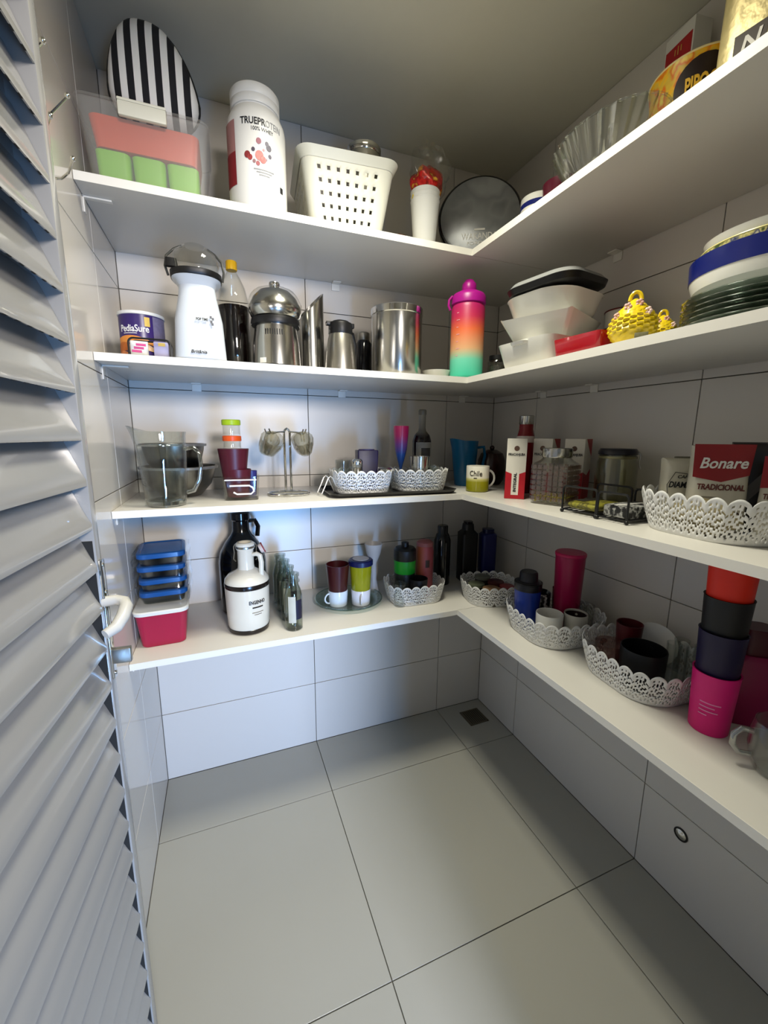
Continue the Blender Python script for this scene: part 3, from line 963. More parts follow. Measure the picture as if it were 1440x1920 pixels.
# big canister
ca = thing('steel_canister', 'large shiny steel canister with flat lid on the second shelf', 'canister', (.838, -.262, z))
b = B(); b.lathe([(0, 0), (.083, 0), (.084, .002), (.084, .196), (0, .196)], 56); part('body', b, steel_m, ca)
b = B(); b.lathe([(.084, .195), (.0865, .197), (.0865, .216), (.084, .219), (.078, .220), (0, .2205)], 56); part('lid', b, chrome_m, ca)
bh = thing('black_flask', 'slim black flask half hidden behind the large steel canister', 'flask', (.765, -.135, z))
b = B(); b.lathe([(0, 0), (.027, 0), (.028, .003), (.028, .13), (.020, .142), (0, .142)], 32); part('body', b, black_g, bh)
b = B(); b.lathe([(.020, .141), (.021, .143), (.021, .165), (.018, .168), (0, .168)], 28); part('cap', b, steeld_m, bh)
# small white dish
solo('small_dish', B().lathe([(0, 0), (.03, 0), (.035, .004), (.05, .026), (.052, .030), (.049, .030), (.034, .008), (0, .006)], 40), porc_m, 'small shallow white dish between steel canister and gradient bottle', 'dish', (.982, -.285, z))
# gradient water bottle
gw = thing('water_bottle', 'pink orange and green gradient water bottle at the shelf corner', 'bottle', (1.062, -.342, z))
grad = ramp_mat('gradient_plastic', 2, 0, .245, [(0, '35c3a0'), (.24, '6ecfb0'), (.38, 'd9a679'), (.62, 'e0693c'), (.78, 'c02a50'), (1, 'b01268')], .4)
b = B(); b.lathe([(0, 0), (.050, 0), (.054, .004), (.055, .01), (.055, .222), (.052, .232), (.050, .236), (0, .236)], 48); part('body', b, grad, gw)
fuch = M('fuchsia_plastic', 'a80f86', .35)
b = B(); b.lathe([(.052, .234), (.056, .237), (.056, .258), (.050, .268), (.034, .276), (.024, .279), (0, .279)], 48); part('lid', b, fuch, gw)
b = B(); b.lathe([(.023, .277), (.024, .280), (.023, .300), (.018, .306), (.013, .313), (0, .314)], 32); part('spout_cap', b, fuch, gw)
b = B(); b.tube([(-.054, .012, .262), (-.064, .016, .25), (-.066, .016, .232), (-.060, .014, .218)], .004, 8); part('strap_loop', b, fuch, gw)
for k in range(7):
    b = B(); b.patch(.055, .055, -1.25, -1.25 + (.22 if k % 2 else .14), .07 + k * .022, .072 + k * .022, 3, off=.0008); part('scale_mark', b, M('pale_pink_ink', 'e8a6ae', .5), gw)
# dark jar in the corner
dj = thing('pepper_jar', 'small glass jar of dark peppercorns behind the gradient bottle', 'jar', (1.175, -.36, z))
b = B(); b.lathe([(0, 0), (.030, 0), (.032, .003), (.032, .062), (.026, .07), (.024, .07), (.030, .06), (.030, .005), (0, .005)], 32); part('jar', b, glass_m, dj)
b = B(); b.lathe([(0, .0055), (.0295, .006), (.0295, .05), (0, .054)], 28); part('peppercorns', b, blotch_mat('pepper', ('141210', '3a332b', '0c0b0a', '6a6252'), 180, .6, bump=.6), dj)
b = B(); b.lathe([(.0262, .066), (.028, .068), (.028, .082), (0, .083)], 28); part('lid', b, black_p, dj)
gr = glass_cup('tumbler', 'smoky glass tumbler behind the white baking dishes in the corner', (1.245, -.40, z), .036, .095, mat=glassmat('smoke_glass', 'c8ccc8'))
# white baking dishes
def dish(name, label, loc, w_, d_, h_, rz, mat, flare=.88, r_=.03, t_=.004, peaks=0, group=None):
    t = thing(name, label, 'dish', loc, rz, group)
    n_ = 8
    def ring(q, s, zz, inset=0):
        P = []
        for (x, y) in rrect(w_ * s - inset * 2, d_ * s - inset * 2, r_, n_):
            pk = 0
            if peaks:
                cx, cy = abs(x) / (w_ / 2), abs(y) / (d_ / 2)
                pk = peaks * max(0, min(cx, cy) * 1.15 - .35) * (zz / h_)
            P.append((x, y, zz + pk))
        return P
    b = B()
    rings = [b.ring(ring(0, flare * .96, 0)), b.ring(ring(0, flare, .003)), b.ring(ring(0, 1, h_)), b.ring(ring(0, 1, h_, t_)), b.ring(ring(0, flare, .006, t_))]
    b.skin(rings, True, True, True)
    part('body', b, mat, t, ang=45)
    return t
t = dish('baking_dish', 'lowest white ceramic baking dish of the stack on the second shelf', (1.165, -.622, z), .240, .20, .068, rad(6), porc_m, .86, .03)
b = B(); b.loft([(.056, .265, .05, .012), (.063, .272, .055, .014)], 5); part('handles', b, porc_m, t)
t = dish('square_dish', 'white square dish with raised corners in the middle of the stack', (1.175, -.605, z + .0700), .225, .205, .042, rad(24), porc_m, .72, .012, peaks=.030)
bo = thing('deep_bowl', 'deep white oval bowl on top of the baking dishes', 'bowl', (1.185, -.60, z + .0925), rad(10))
b = B(); b.loft([(0, .10, .10, .04), (.004, .12, .115, .045), (.055, .20, .19, .07), (.098, .235, .215, .08), (.101, .24, .22, .08), (.100, .23, .21, .075), (.056, .195, .185, .066), (.010, .11, .105, .04)], 8); part('body', b, porc_m, bo)
ld = thing('dish_lid', 'grey and black dish lid tilted on the deep white bowl', 'lid', (1.178, -.615, z + .2035), rot=(rad(-2), rad(-4), rad(16)))
b = B(); b.loft([(0, .20, .18, .05), (.006, .222, .205, .055), (.020, .232, .214, .055), (.022, .226, .208, .053)], 8); part('skirt', b, black_p, ld)
b = B(); b.loft([(.0222, .226, .208, .052), (.034, .206, .19, .05), (.044, .15, .14, .045), (.047, .06, .06, .02)], 8); part('cover', b, M('grey_lid', '8b8d8c', .35), ld)
# red dish
t = dish('red_dish', 'small red ceramic rectangular dish at the front of the second shelf', (1.128, -.800, z), .12, .135, .047, rad(5), M('red_glaze', 'a5131f', .15, coat=.4), .92, .012)
# enamel cups
m1 = mug('enamel_cup', 'pale blue enamel cup with dark red rim on the second shelf', 'cup', (1.345, -.700, z), .057, .105, M('enamel_blue', '8fb3bd', .3), rad(60), taper=.86)
b = B(); b.tube([(.057 * cos(2 * pi * k / 40), .057 * sin(2 * pi * k / 40), .105) for k in range(40)], .0035, 6, True); part('rim', b, M('oxblood_glaze', '5a1216', .3), m1)
for k in range(3):
    b = B(); b.patch(.0515, .0517, -pi, pi, .038 + k * .013, .040 + k * .013, 30, off=.0006); part('blue_line', b, M('enamel_line', '5f8f9f', .3), m1)
m2 = mug('enamel_cup', 'white enamel cup nested in the pale blue cup', 'cup', (1.345, -.700, z + .0060), .0485, .150, porc_m, rad(60), handle=False, taper=.93)
b = B(); b.tube([(.0485 * cos(2 * pi * k / 40), .0485 * sin(2 * pi * k / 40), .150) for k in range(40)], .0022, 6, True); part('rim', b, MATS['oxblood_glaze'], m2)
# yellow textured ceramic pots
yel = M('yellow_glaze', 'e3c516', .3, var=.2, scale=60, coat=.3)
def hen(label, loc, r, h, rz, grp='yellow ceramic pots'):
    t = thing('ceramic_pot', label, 'pot', loc, rz, grp)
    b = B()
    rings = []
    for j in range(22):
        f = j / 21
        th_ = pi * (.10 + .88 * f)
        R = r * sin(th_) ** .8 * (1.08 - .32 * f)
        ring = []
        for i in range(44):
            a = 2 * pi * i / 44
            q = R + r * .085 * sin(11 * a + (pi if j % 2 else 0)) * sin(pi * f)
            ring.append((q * cos(a), q * sin(a), h * f))
        rings.append(b.ring(ring))
    b.skin(rings, True, True, True); part('body', b, yel, t, ang=70)
    b = B(); b.tube([(r * .22 * cos(a_), 0, h * .97 + r * .34 * sin(a_)) for a_ in [pi * k / 10 for k in range(11)]], r * .085, 8); part('loop', b, yel, t)
    for (a_, f, c_) in ((-.5, .80, 'e3b7b0'), (.4, .86, 'd9a9a0'), (.75, .66, 'e8c8c0'), (-.9, .62, 'e0b0a0')):
        R = r * sin(pi * (.10 + .88 * f)) ** .8 * (1.08 - .32 * f)
        b = B()
        for k in range(5):
            an = 2 * pi * k / 5
            b.ball((R * sin(a_) + r * .10 * cos(an) * cos(a_), -R * cos(a_) - r * .05, h * f + r * .10 * sin(an)), r * .075, u=8, v=6)
        part('flower', b, M('flower_' + c_, c_, .4), t)
    b = B(); b.box((r * .35, -r * .93, h * .16), (r * .5, r * .12, h * .10), r * .03); part('painted_panel', b, M('panel_print', '6d6a4e', .5, var=.4, scale=200), t)
    return t
hen('large yellow ceramic pot with textured shell and loop', (1.108, -.925, z), .049, .098, rad(-52))
hen('small yellow ceramic pot beside the glass plates', (1.207, -.918, z), .036, .078, rad(-50))
# glass plates and bowls
for k in range(7):
    t = thing('glass_plate', ('lowest', 'second lowest', 'third lowest', 'middle', 'third highest', 'second highest', 'topmost')[k] + ' clear glass plate of the pile under the blue bowl', 'plate', (1.242, -1.095, z + k * .0095), k * .3, 'pile of glass plates')
    b = B(); b.lathe([(0, 0), (.075, 0), (.085, .002), (.132, .013), (.135, .0155), (.132, .0165), (.084, .0055), (0, .0045)], 72, rib=.006, nrib=36); part('plate', b, MATS.get('plate_glass') or glassmat('plate_glass', 'dfe8e2', .08, .20, 1, .7), t)
    b = B(); b.tube([(.1335 * cos(2 * pi * i / 72), .1335 * sin(2 * pi * i / 72), .0155) for i in range(72)], .0014, 5, True); part('rim', b, glass_m, t)
bb = thing('blue_band_bowl', 'wide white bowl with cobalt blue band on the glass plates', 'bowl', (1.244, -1.096, z + .0625))
b = B(); b.lathe([(0, 0), (.07, 0), (.085, .004), (.122, .026), (.129, .046), (.131, .080), (.128, .081), (.125, .048), (.118, .030), (.085, .009), (0, .009)], 64); part('bowl', b, porc_m, bb)
b = B(); b.patch(.129, .131, -pi, pi, .046, .0805, 64, 1, off=.0007); part('blue_band', b, MATS['cobalt_glaze'], bb)
yb = thing('yellow_rim_bowl', 'patterned bowl with yellow rim inside the blue banded bowl', 'bowl', (1.246, -1.098, z + .0730))
b = B(); b.lathe([(0, 0), (.06, 0), (.09, .016), (.113, .048), (.120, .082), (.117, .083), (.109, .05), (.086, .020), (.06, .007), (0, .007)], 64); part('bowl', b, blotch_mat('floral_print', ('dcd79c', 'e5e0c0', '2b3a6d', 'e0d68a', '4a5a2a'), 45, .25), yb)
b = B(); b.tube([(.1188 * cos(2 * pi * i / 64), .1188 * sin(2 * pi * i / 64), .083) for i in range(64)], .002, 6, True); part('rim', b, M('yellow_rim', 'd8cf86', .3), yb)
wp = thing('white_bowl', 'plain white bowl on top of the pile at the right edge', 'bowl', (1.248, -1.100, z + .0815), rot=(rad(1), rad(-2), 0))
b = B(); b.lathe([(0, 0), (.05, 0), (.08, .014), (.103, .045), (.116, .092), (.1175, .095), (.114, .095), (.099, .047), (.076, .018), (0, .008)], 64); part('bowl', b, porc_m, wp)

# ================================================================== THIRD SHELF
z = S3
# steel mixing bowls
def mbowl(label, loc, r, h):
    t = thing('mixing_bowl', label, 'bowl', loc, 0, 'steel mixing bowls')
    b = B(); b.lathe([(0, 0), (r * .42, 0), (r * .55, .004), (r * .82, h * .42), (r * .93, h * .85), (r * .95, h), (r * .92, h), (r * .90, h * .85), (r * .79, h * .44), (r * .5, .008), (0, .006)], 56); part('bowl', b, M('dull_steel', '77756f', .28, metal=1, var=.06, scale=10), t)
    b = B(); b.lathe([(r * .95, h - .002), (r * 1.02, h - .003), (r * 1.03, h + .004), (r * .95, h + .005)], 56, cap0=False, cap1=False); part('rim', b, M('grey_rim', '8e8b85', .4, metal=.6), t)
    return t
mbowl('wide lower steel mixing bowl behind the glass pitcher', (.142, -.135, z), .113, .092)
mbowl('upper steel mixing bowl stacked behind the glass pitcher', (.130, -.135, z + .070), .094, .092)
# glass pitcher
pt = thing('glass_pitcher', 'faceted clear glass pitcher at the left end of the third shelf', 'pitcher', (.120, -.330, z), 0)
b = B()
prof_o = [(.046, 0), (.050, .006), (.052, .03), (.057, .10), (.060, .165), (.060, .19), (.063, .202)]
prof_i = [(.0585, .202), (.0565, .19), (.0565, .165), (.0535, .10), (.0485, .03), (.044, .014)]
def pring(r, q, spout=True):
    P = []
    for i in range(48):
        a = 2 * pi * i / 48
        rr = r * (1 + (.018 * cos(8 * a) if q < .16 else 0))
        k = max(0, cos(a - pi)) ** 6 * max(0, (q - .15) / .05) if spout else 0
        P.append(((rr + .018 * k) * cos(a), (rr + .018 * k * .3) * sin(a), q + .014 * k))
    return P
b.skin([b.ring(pring(r, q)) for r, q in prof_o + prof_i], True, True, True); part('jug', b, glass_m, pt)
b = B(); b.tube([(.055, -.006, .155), (.078, -.01, .160), (.092, -.012, .145), (.095, -.012, .11), (.088, -.011, .07), (.072, -.009, .04), (.054, -.006, .035)], .006, 10); part('handle', b, thick_m, pt)
b = B(); b.lathe([(.060, .163), (.0607, .164), (.0607, .166), (.060, .167)], 48, cap0=False, cap1=False); part('seam_ring', b, thick_m, pt)
b = B(); b.lathe([(0, .001), (.047, .001), (.051, .006), (.0505, .016), (.044, .018), (0, .018)], 48); part('thick_base', b, thick_m, pt)
# acrylic holder with cups
ah = thing('acrylic_holder', 'clear acrylic holder with handle around maroon cups', 'holder', (.322, -.262, z), rad(-4))
b = B(); b.loft([(0, .096, .085, .01), (.003, .098, .087, .01), (.072, .108, .096, .012), (.072, .104, .092, .011), (.006, .094, .083, .009)], 5); part('tray_box', b, glassp_m, ah)
b = B(); b.tube([(-.032, -.050, .045), (.024, -.050, .045), (.034, -.051, .038), (.036, -.051, .028), (.028, -.050, .020), (-.012, -.050, .020), (-.022, -.050, .026)], .0026, 8); part('handle', b, M('white_acrylic', 'e8e8ea', .2), ah)
b = B(); b.tube([(-.045, -.049, .062), (.045, -.049, .062)], .002, 6); part('lip', b, MATS['white_acrylic'], ah)
solo('plastic_tumbler', B().lathe(cup_prof(.032, .041, .085), 40), maroon_p, 'maroon tumbler standing inside the clear acrylic holder', 'tumbler', (.312, -.262, z + .0065), 0, 'maroon tumblers')
ut = thing('plastic_tumbler', 'upper maroon tumbler nested above the acrylic holder', 'tumbler', (.304, -.262, z + .058), 0, 'maroon tumblers')
part('cup', B().lathe(cup_prof(.033, .045, .095), 40), maroon_p, ut)
part('lid', B().lathe([(0, .0951), (.0445, .0951), (.0445, .0958), (0, .0960)], 40), maroon_p, ut)
solo('blue_tumbler', B().lathe(cup_prof(.014, .018, .078), 28), M('violet_plastic', '2a2a6a', .35), 'slim blue-violet tumbler in the acrylic holder corner', 'tumbler', (.354, -.240, z + .0065))
def spice(label, q, cmat, h=.042):
    t = thing('spice_jar', label, 'jar', (.302, -.262, q), 0, 'stacked clear jars')
    b = B(); b.lathe([(0, 0), (.025, 0), (.0255, .002), (.0255, h), (.0235, h), (.0235, .004), (0, .004)], 36); part('jar', b, glassp_m, t)
    b = B(); b.lathe([(.0262, h - .006), (.027, h - .004), (.027, h + .008), (.025, h + .010), (0, h + .010)], 36, rib=.01, nrib=24); part('lid', b, cmat, t)
    return t
plug = z + .058 + .096
spice('clear plastic jar with orange lid standing on the maroon tumbler', z + .058 + .0962, M('orange_lid', 'e8581a', .4), .028)
spice('clear plastic jar with lime green lid at the top of the tower', z + .058 + .1345 + .0008, M('lime_lid', 'a9c51c', .4), .036)
# cup tree
ct = thing('cup_tree', 'chrome wire cup tree on the third shelf', 'cup tree', (.472, -.222, z))
b = B(); b.tube([(.066 * cos(2 * pi * k / 48), .066 * sin(2 * pi * k / 48) * .85, .005) for k in range(48)], .0042, 8, True); part('base_ring', b, chrome_m, ct)
b = B(); b.tube([(-.066, 0, .006), (-.03, -.004, .008), (.0, 0, .009), (.03, .004, .008), (.066, 0, .006)], .0035, 8); part('base_bar', b, chrome_m, ct)
for s in (-1, 1):
    b = B(); b.tube([(s * .009, 0, .008), (s * .009, 0, .205), (s * .006, 0, .212)], .0036, 8); part('post', b, chrome_m, ct)
b = B(); b.tube([(-.006, 0, .211), (0, 0, .216), (.006, 0, .211)], .004, 8); part('top_loop', b, chrome_m, ct)
hooks = [(-.055, -.030), (-.060, .045), (.052, -.030), (.058, .045)]
for hx, hy in hooks:
    b = B(); b.tube([(hx * .12, hy * .1, .206), (hx * .6, hy * .6, .204), (hx * .88, hy, .199), (hx, hy * 1.05, .202), (hx * 1.08, hy * 1.1, .215)], .0024, 8); part('hook_arm', b, chrome_m, ct)
gm = glassmat('cup_glass', 'f0eee6', .06, .08)
for k, (hx, hy) in enumerate(hooks):
    lab = ('front left', 'rear left', 'front right', 'rear right')[k] + ' ribbed glass cup hanging on the chrome cup tree'
    t = thing('glass_cup', lab, 'cup', (.472 + hx * .92, -.222 + hy * 1.0, z + .196), 0, 'glass cups on the tree', rot=(rad(48), rad(10 if hx < 0 else -6), rad(8 if hx < 0 else -14)))
    b = B(); b.lathe([(0, -.042), (.016, -.042), (.021, -.039), (.029, -.008), (.0315, .022), (.030, .022), (.027, -.007), (.019, -.036), (0, -.038)], 40, c=(0, -.036, 0), rib=.03, nrib=14); part('bowl', b, gm, t)
    b = B(); b.tube([(0, -.036 + .027, .012), (0, .002, .010), (0, .004, -.004), (0, -.008, -.014), (0, -.015, -.016)], .003, 8); part('handle', b, gm, t)
# black tray with two lace baskets
ty = thing('serving_tray', 'flat black tray under two lace baskets', 'tray', (.808, -.258, z), rad(-2))
b = B(); b.loft([(0, .43, .215, .03), (.003, .44, .225, .03), (.015, .455, .24, .035), (.015, .450, .235, .033), (.005, .432, .217, .03)], 8); part('tray', b, black_g, ty)
wa = thing('napkin_holder', 'bent clear wire napkin holder at the left end of the black tray', 'holder', (.592, -.272, z + .0055), rad(14))
for yy in (-.02, .012):
    b = B(); b.tube([(-.032, yy, .0025), (-.018, yy, .03), (-.008, yy, .052), (.0, yy, .058), (.008, yy, .052), (.018, yy, .03), (.032, yy, .0025)], .0022, 8); part('wire_loop', b, M('pearl_wire', 'c9c6bd', .25, metal=.4), wa)
b = B(); b.tube([(-.032, -.02, .0025), (-.032, .012, .0025)], .0022, 8); part('wire_foot', b, MATS['pearl_wire'], wa)
zt = z + .0056
lace_basket('white lace basket on the left half of the black tray', (.712, -.258, zt), .205, .185, .078, rad(-2))
lace_basket('white lace basket on the right half of the black tray', (.928, -.265, zt), .195, .185, .078, rad(-2))
zb = zt + .0028
glass_cup('glass_jar', 'small clear glass at the left of the tray basket', (.655, -.235, zb), .026, .105, taper=.9)
sg = thing('salt_grinder', 'short steel grinder between glass and purple box in the basket', 'grinder', (.688, -.295, zb))
b = B(); b.lathe([(0, 0), (.017, 0), (.018, .003), (.018, .08), (.016, .083), (0, .083)], 28); part('body', b, steel_m, sg)
b = B(); b.lathe([(.0165, .083), (.018, .085), (.018, .105), (.012, .111), (0, .112)], 28); part('cap', b, chrome_m, sg)
px = thing('purple_box', 'dark purple box standing in the left tray basket', 'box', (.738, -.245, zb), rad(-6))
b = B(); b.loft([(0, .066, .05, .004), (.135, .072, .054, .004), (.138, .07, .052, .004)], 3); part('carton', b, M('purple_card', '1a1236', .4, var=.5, scale=20), px)
b = B(); b.lathe([(.0, .1382), (.028, .1382), (.028, .141), (0, .141)], 20, sy=.8); part('lid', b, M('violet_card', '3a2c66', .5), px)
gj = thing('glass_jar', 'squat glass jar with silver lid in the left tray basket', 'jar', (.788, -.298, zb))
b = B(); b.lathe([(0, 0), (.024, 0), (.026, .003), (.026, .055), (.022, .064), (.020, .064), (.024, .054), (.024, .005), (0, .005)], 32); part('jar', b, glass_m, gj)
b = B(); b.lathe([(.0225, .060), (.025, .062), (.025, .076), (.018, .081), (0, .082)], 32); part('lid', b, steel_m, gj)
fl = thing('plastic_flute', 'pink and blue plastic flute in the tray baskets', 'flute', (.875, -.228, zb))
b = B(); b.lathe([(0, 0), (.024, 0), (.025, .002), (.006, .006), (.004, .02), (.004, .07), (.012, .10), (.022, .14), (.027, .20), (.0275, .222), (.0255, .222), (.020, .142), (.008, .098), (0, .095)], 32)
part('flute', b, ramp_mat('pink_blue_plastic', 2, 0, .222, [(0, '16306b'), (.55, '1d4a90'), (.72, '7a3a80'), (.85, 'b01c5a'), (1, 'c01a58')], .3), fl)
sbt = thing('syrup_bottle', 'dark glass bottle with clear neck behind the tray basket', 'bottle', (.955, -.235, zb))
b = B(); b.lathe([(0, 0), (.032, 0), (.034, .003), (.034, .17), (.028, .19), (.015, .205), (.0125, .215), (.0125, .272), (0, .272)], 36)
part('bottle', b, ramp_mat('dark_bottle', 2, 0, .28, [(0, '0d0a0c'), (.66, '120c10'), (.72, '5b564c'), (1, '7d786c')], .1), sbt)
b = B(); b.lathe([(.013, .262), (.0145, .264), (.0145, .278), (.012, .281), (0, .281)], 24); part('cap', b, M('dull_cap', '5e5a4d', .4), sbt)
b = B(); b.patch(.034, .034, -1.1, 1.1, .075, .165, 14); part('label', b, M('grey_label', '77756f', .6, var=.3, scale=60), sbt)
b = B(); b.patch(.034, .034, -.5, .6, .115, .145, 8, off=.0012); part('label_crest', b, M('label_black', '201d1c', .6, var=.3), sbt)
sk = thing('cocktail_shaker', 'polished steel tumbler in the right tray basket', 'tumbler', (.912, -.305, zb))
b = B(); b.lathe(cup_prof(.026, .034, .118), 40); part('cup', b, steel_m, sk)
glass_cup('shot_glass', 'small clear shot glass at the right of the tray basket', (.972, -.305, zb), .02, .085)
glass_cup('shot_glass', 'second clear shot glass in the right tray basket corner', (.995, -.255, zb), .02, .085)
# corner: blue jug, dark round pot
bj = thing('measuring_jug', 'teal blue plastic measuring jug in the shelf corner', 'jug', (1.185, -.165, z), rad(0))
b = B()
rings = []
for r, q in ((.036, 0), (.038, .003), (.050, .15), (.052, .178), (.0495, .178), (.048, .15), (.0355, .006)):
    P = []
    for i in range(40):
        a = 2 * pi * i / 40
        k = max(0, cos(a - pi * 1.05)) ** 5 * max(0, (q - .11) / .07)
        P.append(((r + .020 * k) * cos(a), (r + .02 * k) * sin(a), q + .010 * k))
    rings.append(b.ring(P))
b.skin(rings, True, True, True); part('jug', b, M('teal_plastic', '0e5f8c', .25), bj)
b = B(); b.tube([(.045, -.01, .15), (.075, -.02, .155), (.082, -.02, .12), (.072, -.018, .07), (.042, -.01, .055)], .006, 8); part('handle', b, MATS['teal_plastic'], bj)
dp = thing('dark_teapot', 'dark brown glazed pot behind the mug in the corner', 'pot', (1.315, -.165, z))
b = B(); b.lathe([(0, 0), (.038, 0), (.052, .02), (.058, .06), (.055, .10), (.044, .128), (.020, .142), (0, .144)], 40); part('body', b, M('brown_glaze', '2a1512', .15), dp)
b = B(); b.ball((0, 0, .15), .010); part('knob', b, MATS['brown_glaze'], dp)
# souvenir mug
cm = mug('souvenir_mug', 'white and green souvenir mug at the inner shelf corner', 'mug', (1.128, -.345, z), .041, .092, ramp_mat('mug_glaze', 2, 0, .092, [(0, '7c7a10'), (.40, '8d8a1c'), (.50, 'c3bf7a'), (.56, 'dcd8c4'), (1, 'e2dfd2')], .2), rad(-8), inner=porc_m, hm=porc_m, taper=.98)
text('Chile', .026, M('mug_ink', '2f2a1c', .5), cm, cyl(.0412, -.62, .066), w=.045, bold=.01)
b = B(); b.patch(.0408, .0408, -.78, -.5, .049, .052, 4, off=.0008); part('small_print', b, MATS['mug_ink'], cm)
# red steel bottle
rbt = thing('steel_bottle', 'dark red drinking bottle with silver cap behind the cartons', 'bottle', (1.27, -.418, z))
b = B(); b.lathe([(0, 0), (.034, 0), (.036, .003), (.036, .15), (.034, .18), (.026, .21), (.0235, .222), (.0235, .24), (0, .24)], 40); part('body', b, M('dark_red_paint', '7c0f18', .3), rbt)
b = B(); b.lathe([(.024, .238), (.025, .240), (.025, .266), (.023, .268), (0, .268)], 32); part('cap', b, steel_m, rbt)
b = B(); b.lathe([(.0345, .176), (.0352, .178), (.030, .198), (.0295, .198)], 40, cap0=False, cap1=False); part('white_band', b, M('pale_band', 'cfc4bd', .4), rbt)
# milk cartons
carton_red = M('carton_red', 'a9101f', .4, var=.15)
def carton(label, loc, rz, w_=.060, d_=.088, h_=.19):
    t = thing('milk_carton', label, 'carton', loc, rz, 'red and white milk cartons')
    b = B(); b.box((0, 0, h_ / 2), (w_, d_, h_), .002); part('carton', b, M('carton_white', 'd9d4c8', .4), t)
    # red lower band with chevron edge on front (-y) and side (-x, +x) faces
    for fx in ('f', 'l', 'r'):
        b = B()
        if fx == 'f':
            b.b.faces.new(b.ring([(-w_ / 2, -d_ / 2 - .0006, .001), (w_ / 2, -d_ / 2 - .0006, .001), (w_ / 2, -d_ / 2 - .0006, h_ * .46), (0, -d_ / 2 - .0006, h_ * .40), (-w_ / 2, -d_ / 2 - .0006, h_ * .46)]))
        else:
            s = -1 if fx == 'l' else 1
            b.b.faces.new(b.ring([(s * (w_ / 2 + .0006), -d_ / 2, .001), (s * (w_ / 2 + .0006), d_ / 2, .001), (s * (w_ / 2 + .0006), d_ / 2, h_ * .50), (s * (w_ / 2 + .0006), 0, h_ * .40), (s * (w_ / 2 + .0006), -d_ / 2, h_ * .46)]))
        part('red_panel', b, carton_red, t, smooth=False)
    # slanted top triangle and cap
    for s in (-1, 1):
        b = B(); b.b.faces.new(b.ring([(s * (w_ / 2 + .0006), d_ / 2, h_), (s * (w_ / 2 + .0006), -d_ * .35, h_), (s * (w_ / 2 + .0006), d_ / 2, h_ * .70)])); part('red_corner', b, carton_red, t, smooth=False)
    b = B(); b.patch(.0001, .0001, -pi, pi, 0, .0001, 16)
    b.b.clear()
    b.b.faces.new(b.ring([(.008 * cos(2 * pi * k / 20), -d_ / 2 - .0006, h_ * .84 + .008 * sin(2 * pi * k / 20)) for k in range(20)])); part('emblem', b, M('emblem_brown', '5a4032', .5), t, smooth=False)
    text('PIRACANJUBA', .011, black_i, t, plane((0, -d_ / 2 - .0003, h_ * .74), (1, 0, 0), (0, 0, 1)), w=.05, bold=.02)
    b = B(); b.box((0, -d_ / 2 - .0006, h_ * .30), (.022, .0008, h_ * .46)); part('white_strip', b, MATS['carton_white'], t)
    text('INTEGRAL', .012, black_i, t, plane((0, -d_ / 2 - .0012, h_ * .28), (1, 0, 0), (0, 0, 1)), w=.06, bold=.03, up=True)
    return t
carton('red and white milk carton nearest the corner, fully visible', (1.158, -.515, z), rad(-40))
carton('middle red and white milk carton behind the square glass jar', (1.262, -.532, z), rad(-58))
carton('rightmost red and white milk carton behind the square glass jar', (1.335, -.592, z), rad(-60))
# square glass jar with corn
sj = thing('square_jar', 'square patterned glass jar holding some yellow corn', 'jar', (1.19, -.655, z), rad(22))
b = B(); b.loft([(0, .098, .098, .012), (.003, .104, .104, .014), (.118, .104, .104, .014), (.128, .085, .085, .03), (.136, .078, .078, .038), (.136, .074, .074, .036), (.127, .081, .081, .03), (.116, .098, .098, .012), (.006, .098, .098, .012)], 5); part('jar', b, glass_m, sj)
rg = glassmat('relief_glass', 'd8c4be', .12, .12)
for a in range(4):
    b = B()
    for i in range(6):
        for j in range(7):
            b.box((-.0405 + i * .0162, -.0528, .018 + j * .0152), (.012, .0022, .0112))
    part('relief_squares', b, rg, sj, rot=(0, 0, a * pi / 2))
b = B(); b.loft([(.1365, .080, .080, .039), (.140, .084, .084, .041), (.162, .084, .084, .041), (.164, .08, .08, .039)], 6); part('lid', b, steel_m, sj)
b = B()
rnd = random.Random(4)
for k in range(150):
    b.ball((rnd.uniform(-.044, .044), rnd.uniform(-.044, .044), .010 + rnd.uniform(0, .014)), .0045, (1, .8, .9), 6, 4)
o = part('corn', b, M('corn_yellow', 'b8a92a', .5, var=.3, scale=200), sj); o['kind'] = 'stuff'
# clip jar
cj = thing('clip_jar', 'round glass storage jar with dark clip lid', 'jar', (1.325, -.745, z), rad(-40))
b = B(); b.lathe([(0, 0), (.050, 0), (.054, .004), (.054, .125), (.047, .140), (.047, .146), (.045, .146), (.045, .139), (.0515, .124), (.0515, .007), (0, .007)], 44); part('jar', b, glassmat('pale_glass', 'eceDe2', .08, .06), cj)
b = B(); b.lathe([(.047, .1465), (.051, .148), (.051, .156), (.046, .164), (0, .166)], 44); part('lid', b, M('dark_lid', '17161f', .3), cj)
b = B(); b.lathe([(.0475, .136), (.0495, .137), (.0495, .143), (.0475, .144)], 44, cap0=False, cap1=False); part('neck_ring', b, M('brass_wire', '8f8a68', .3, metal=.7), cj)
b = B(); b.tube([(.052, 0, .156), (.058, 0, .145), (.056, 0, .125), (.060, 0, .108)], .0022, 6); part('clip_wire', b, steeld_m, cj)
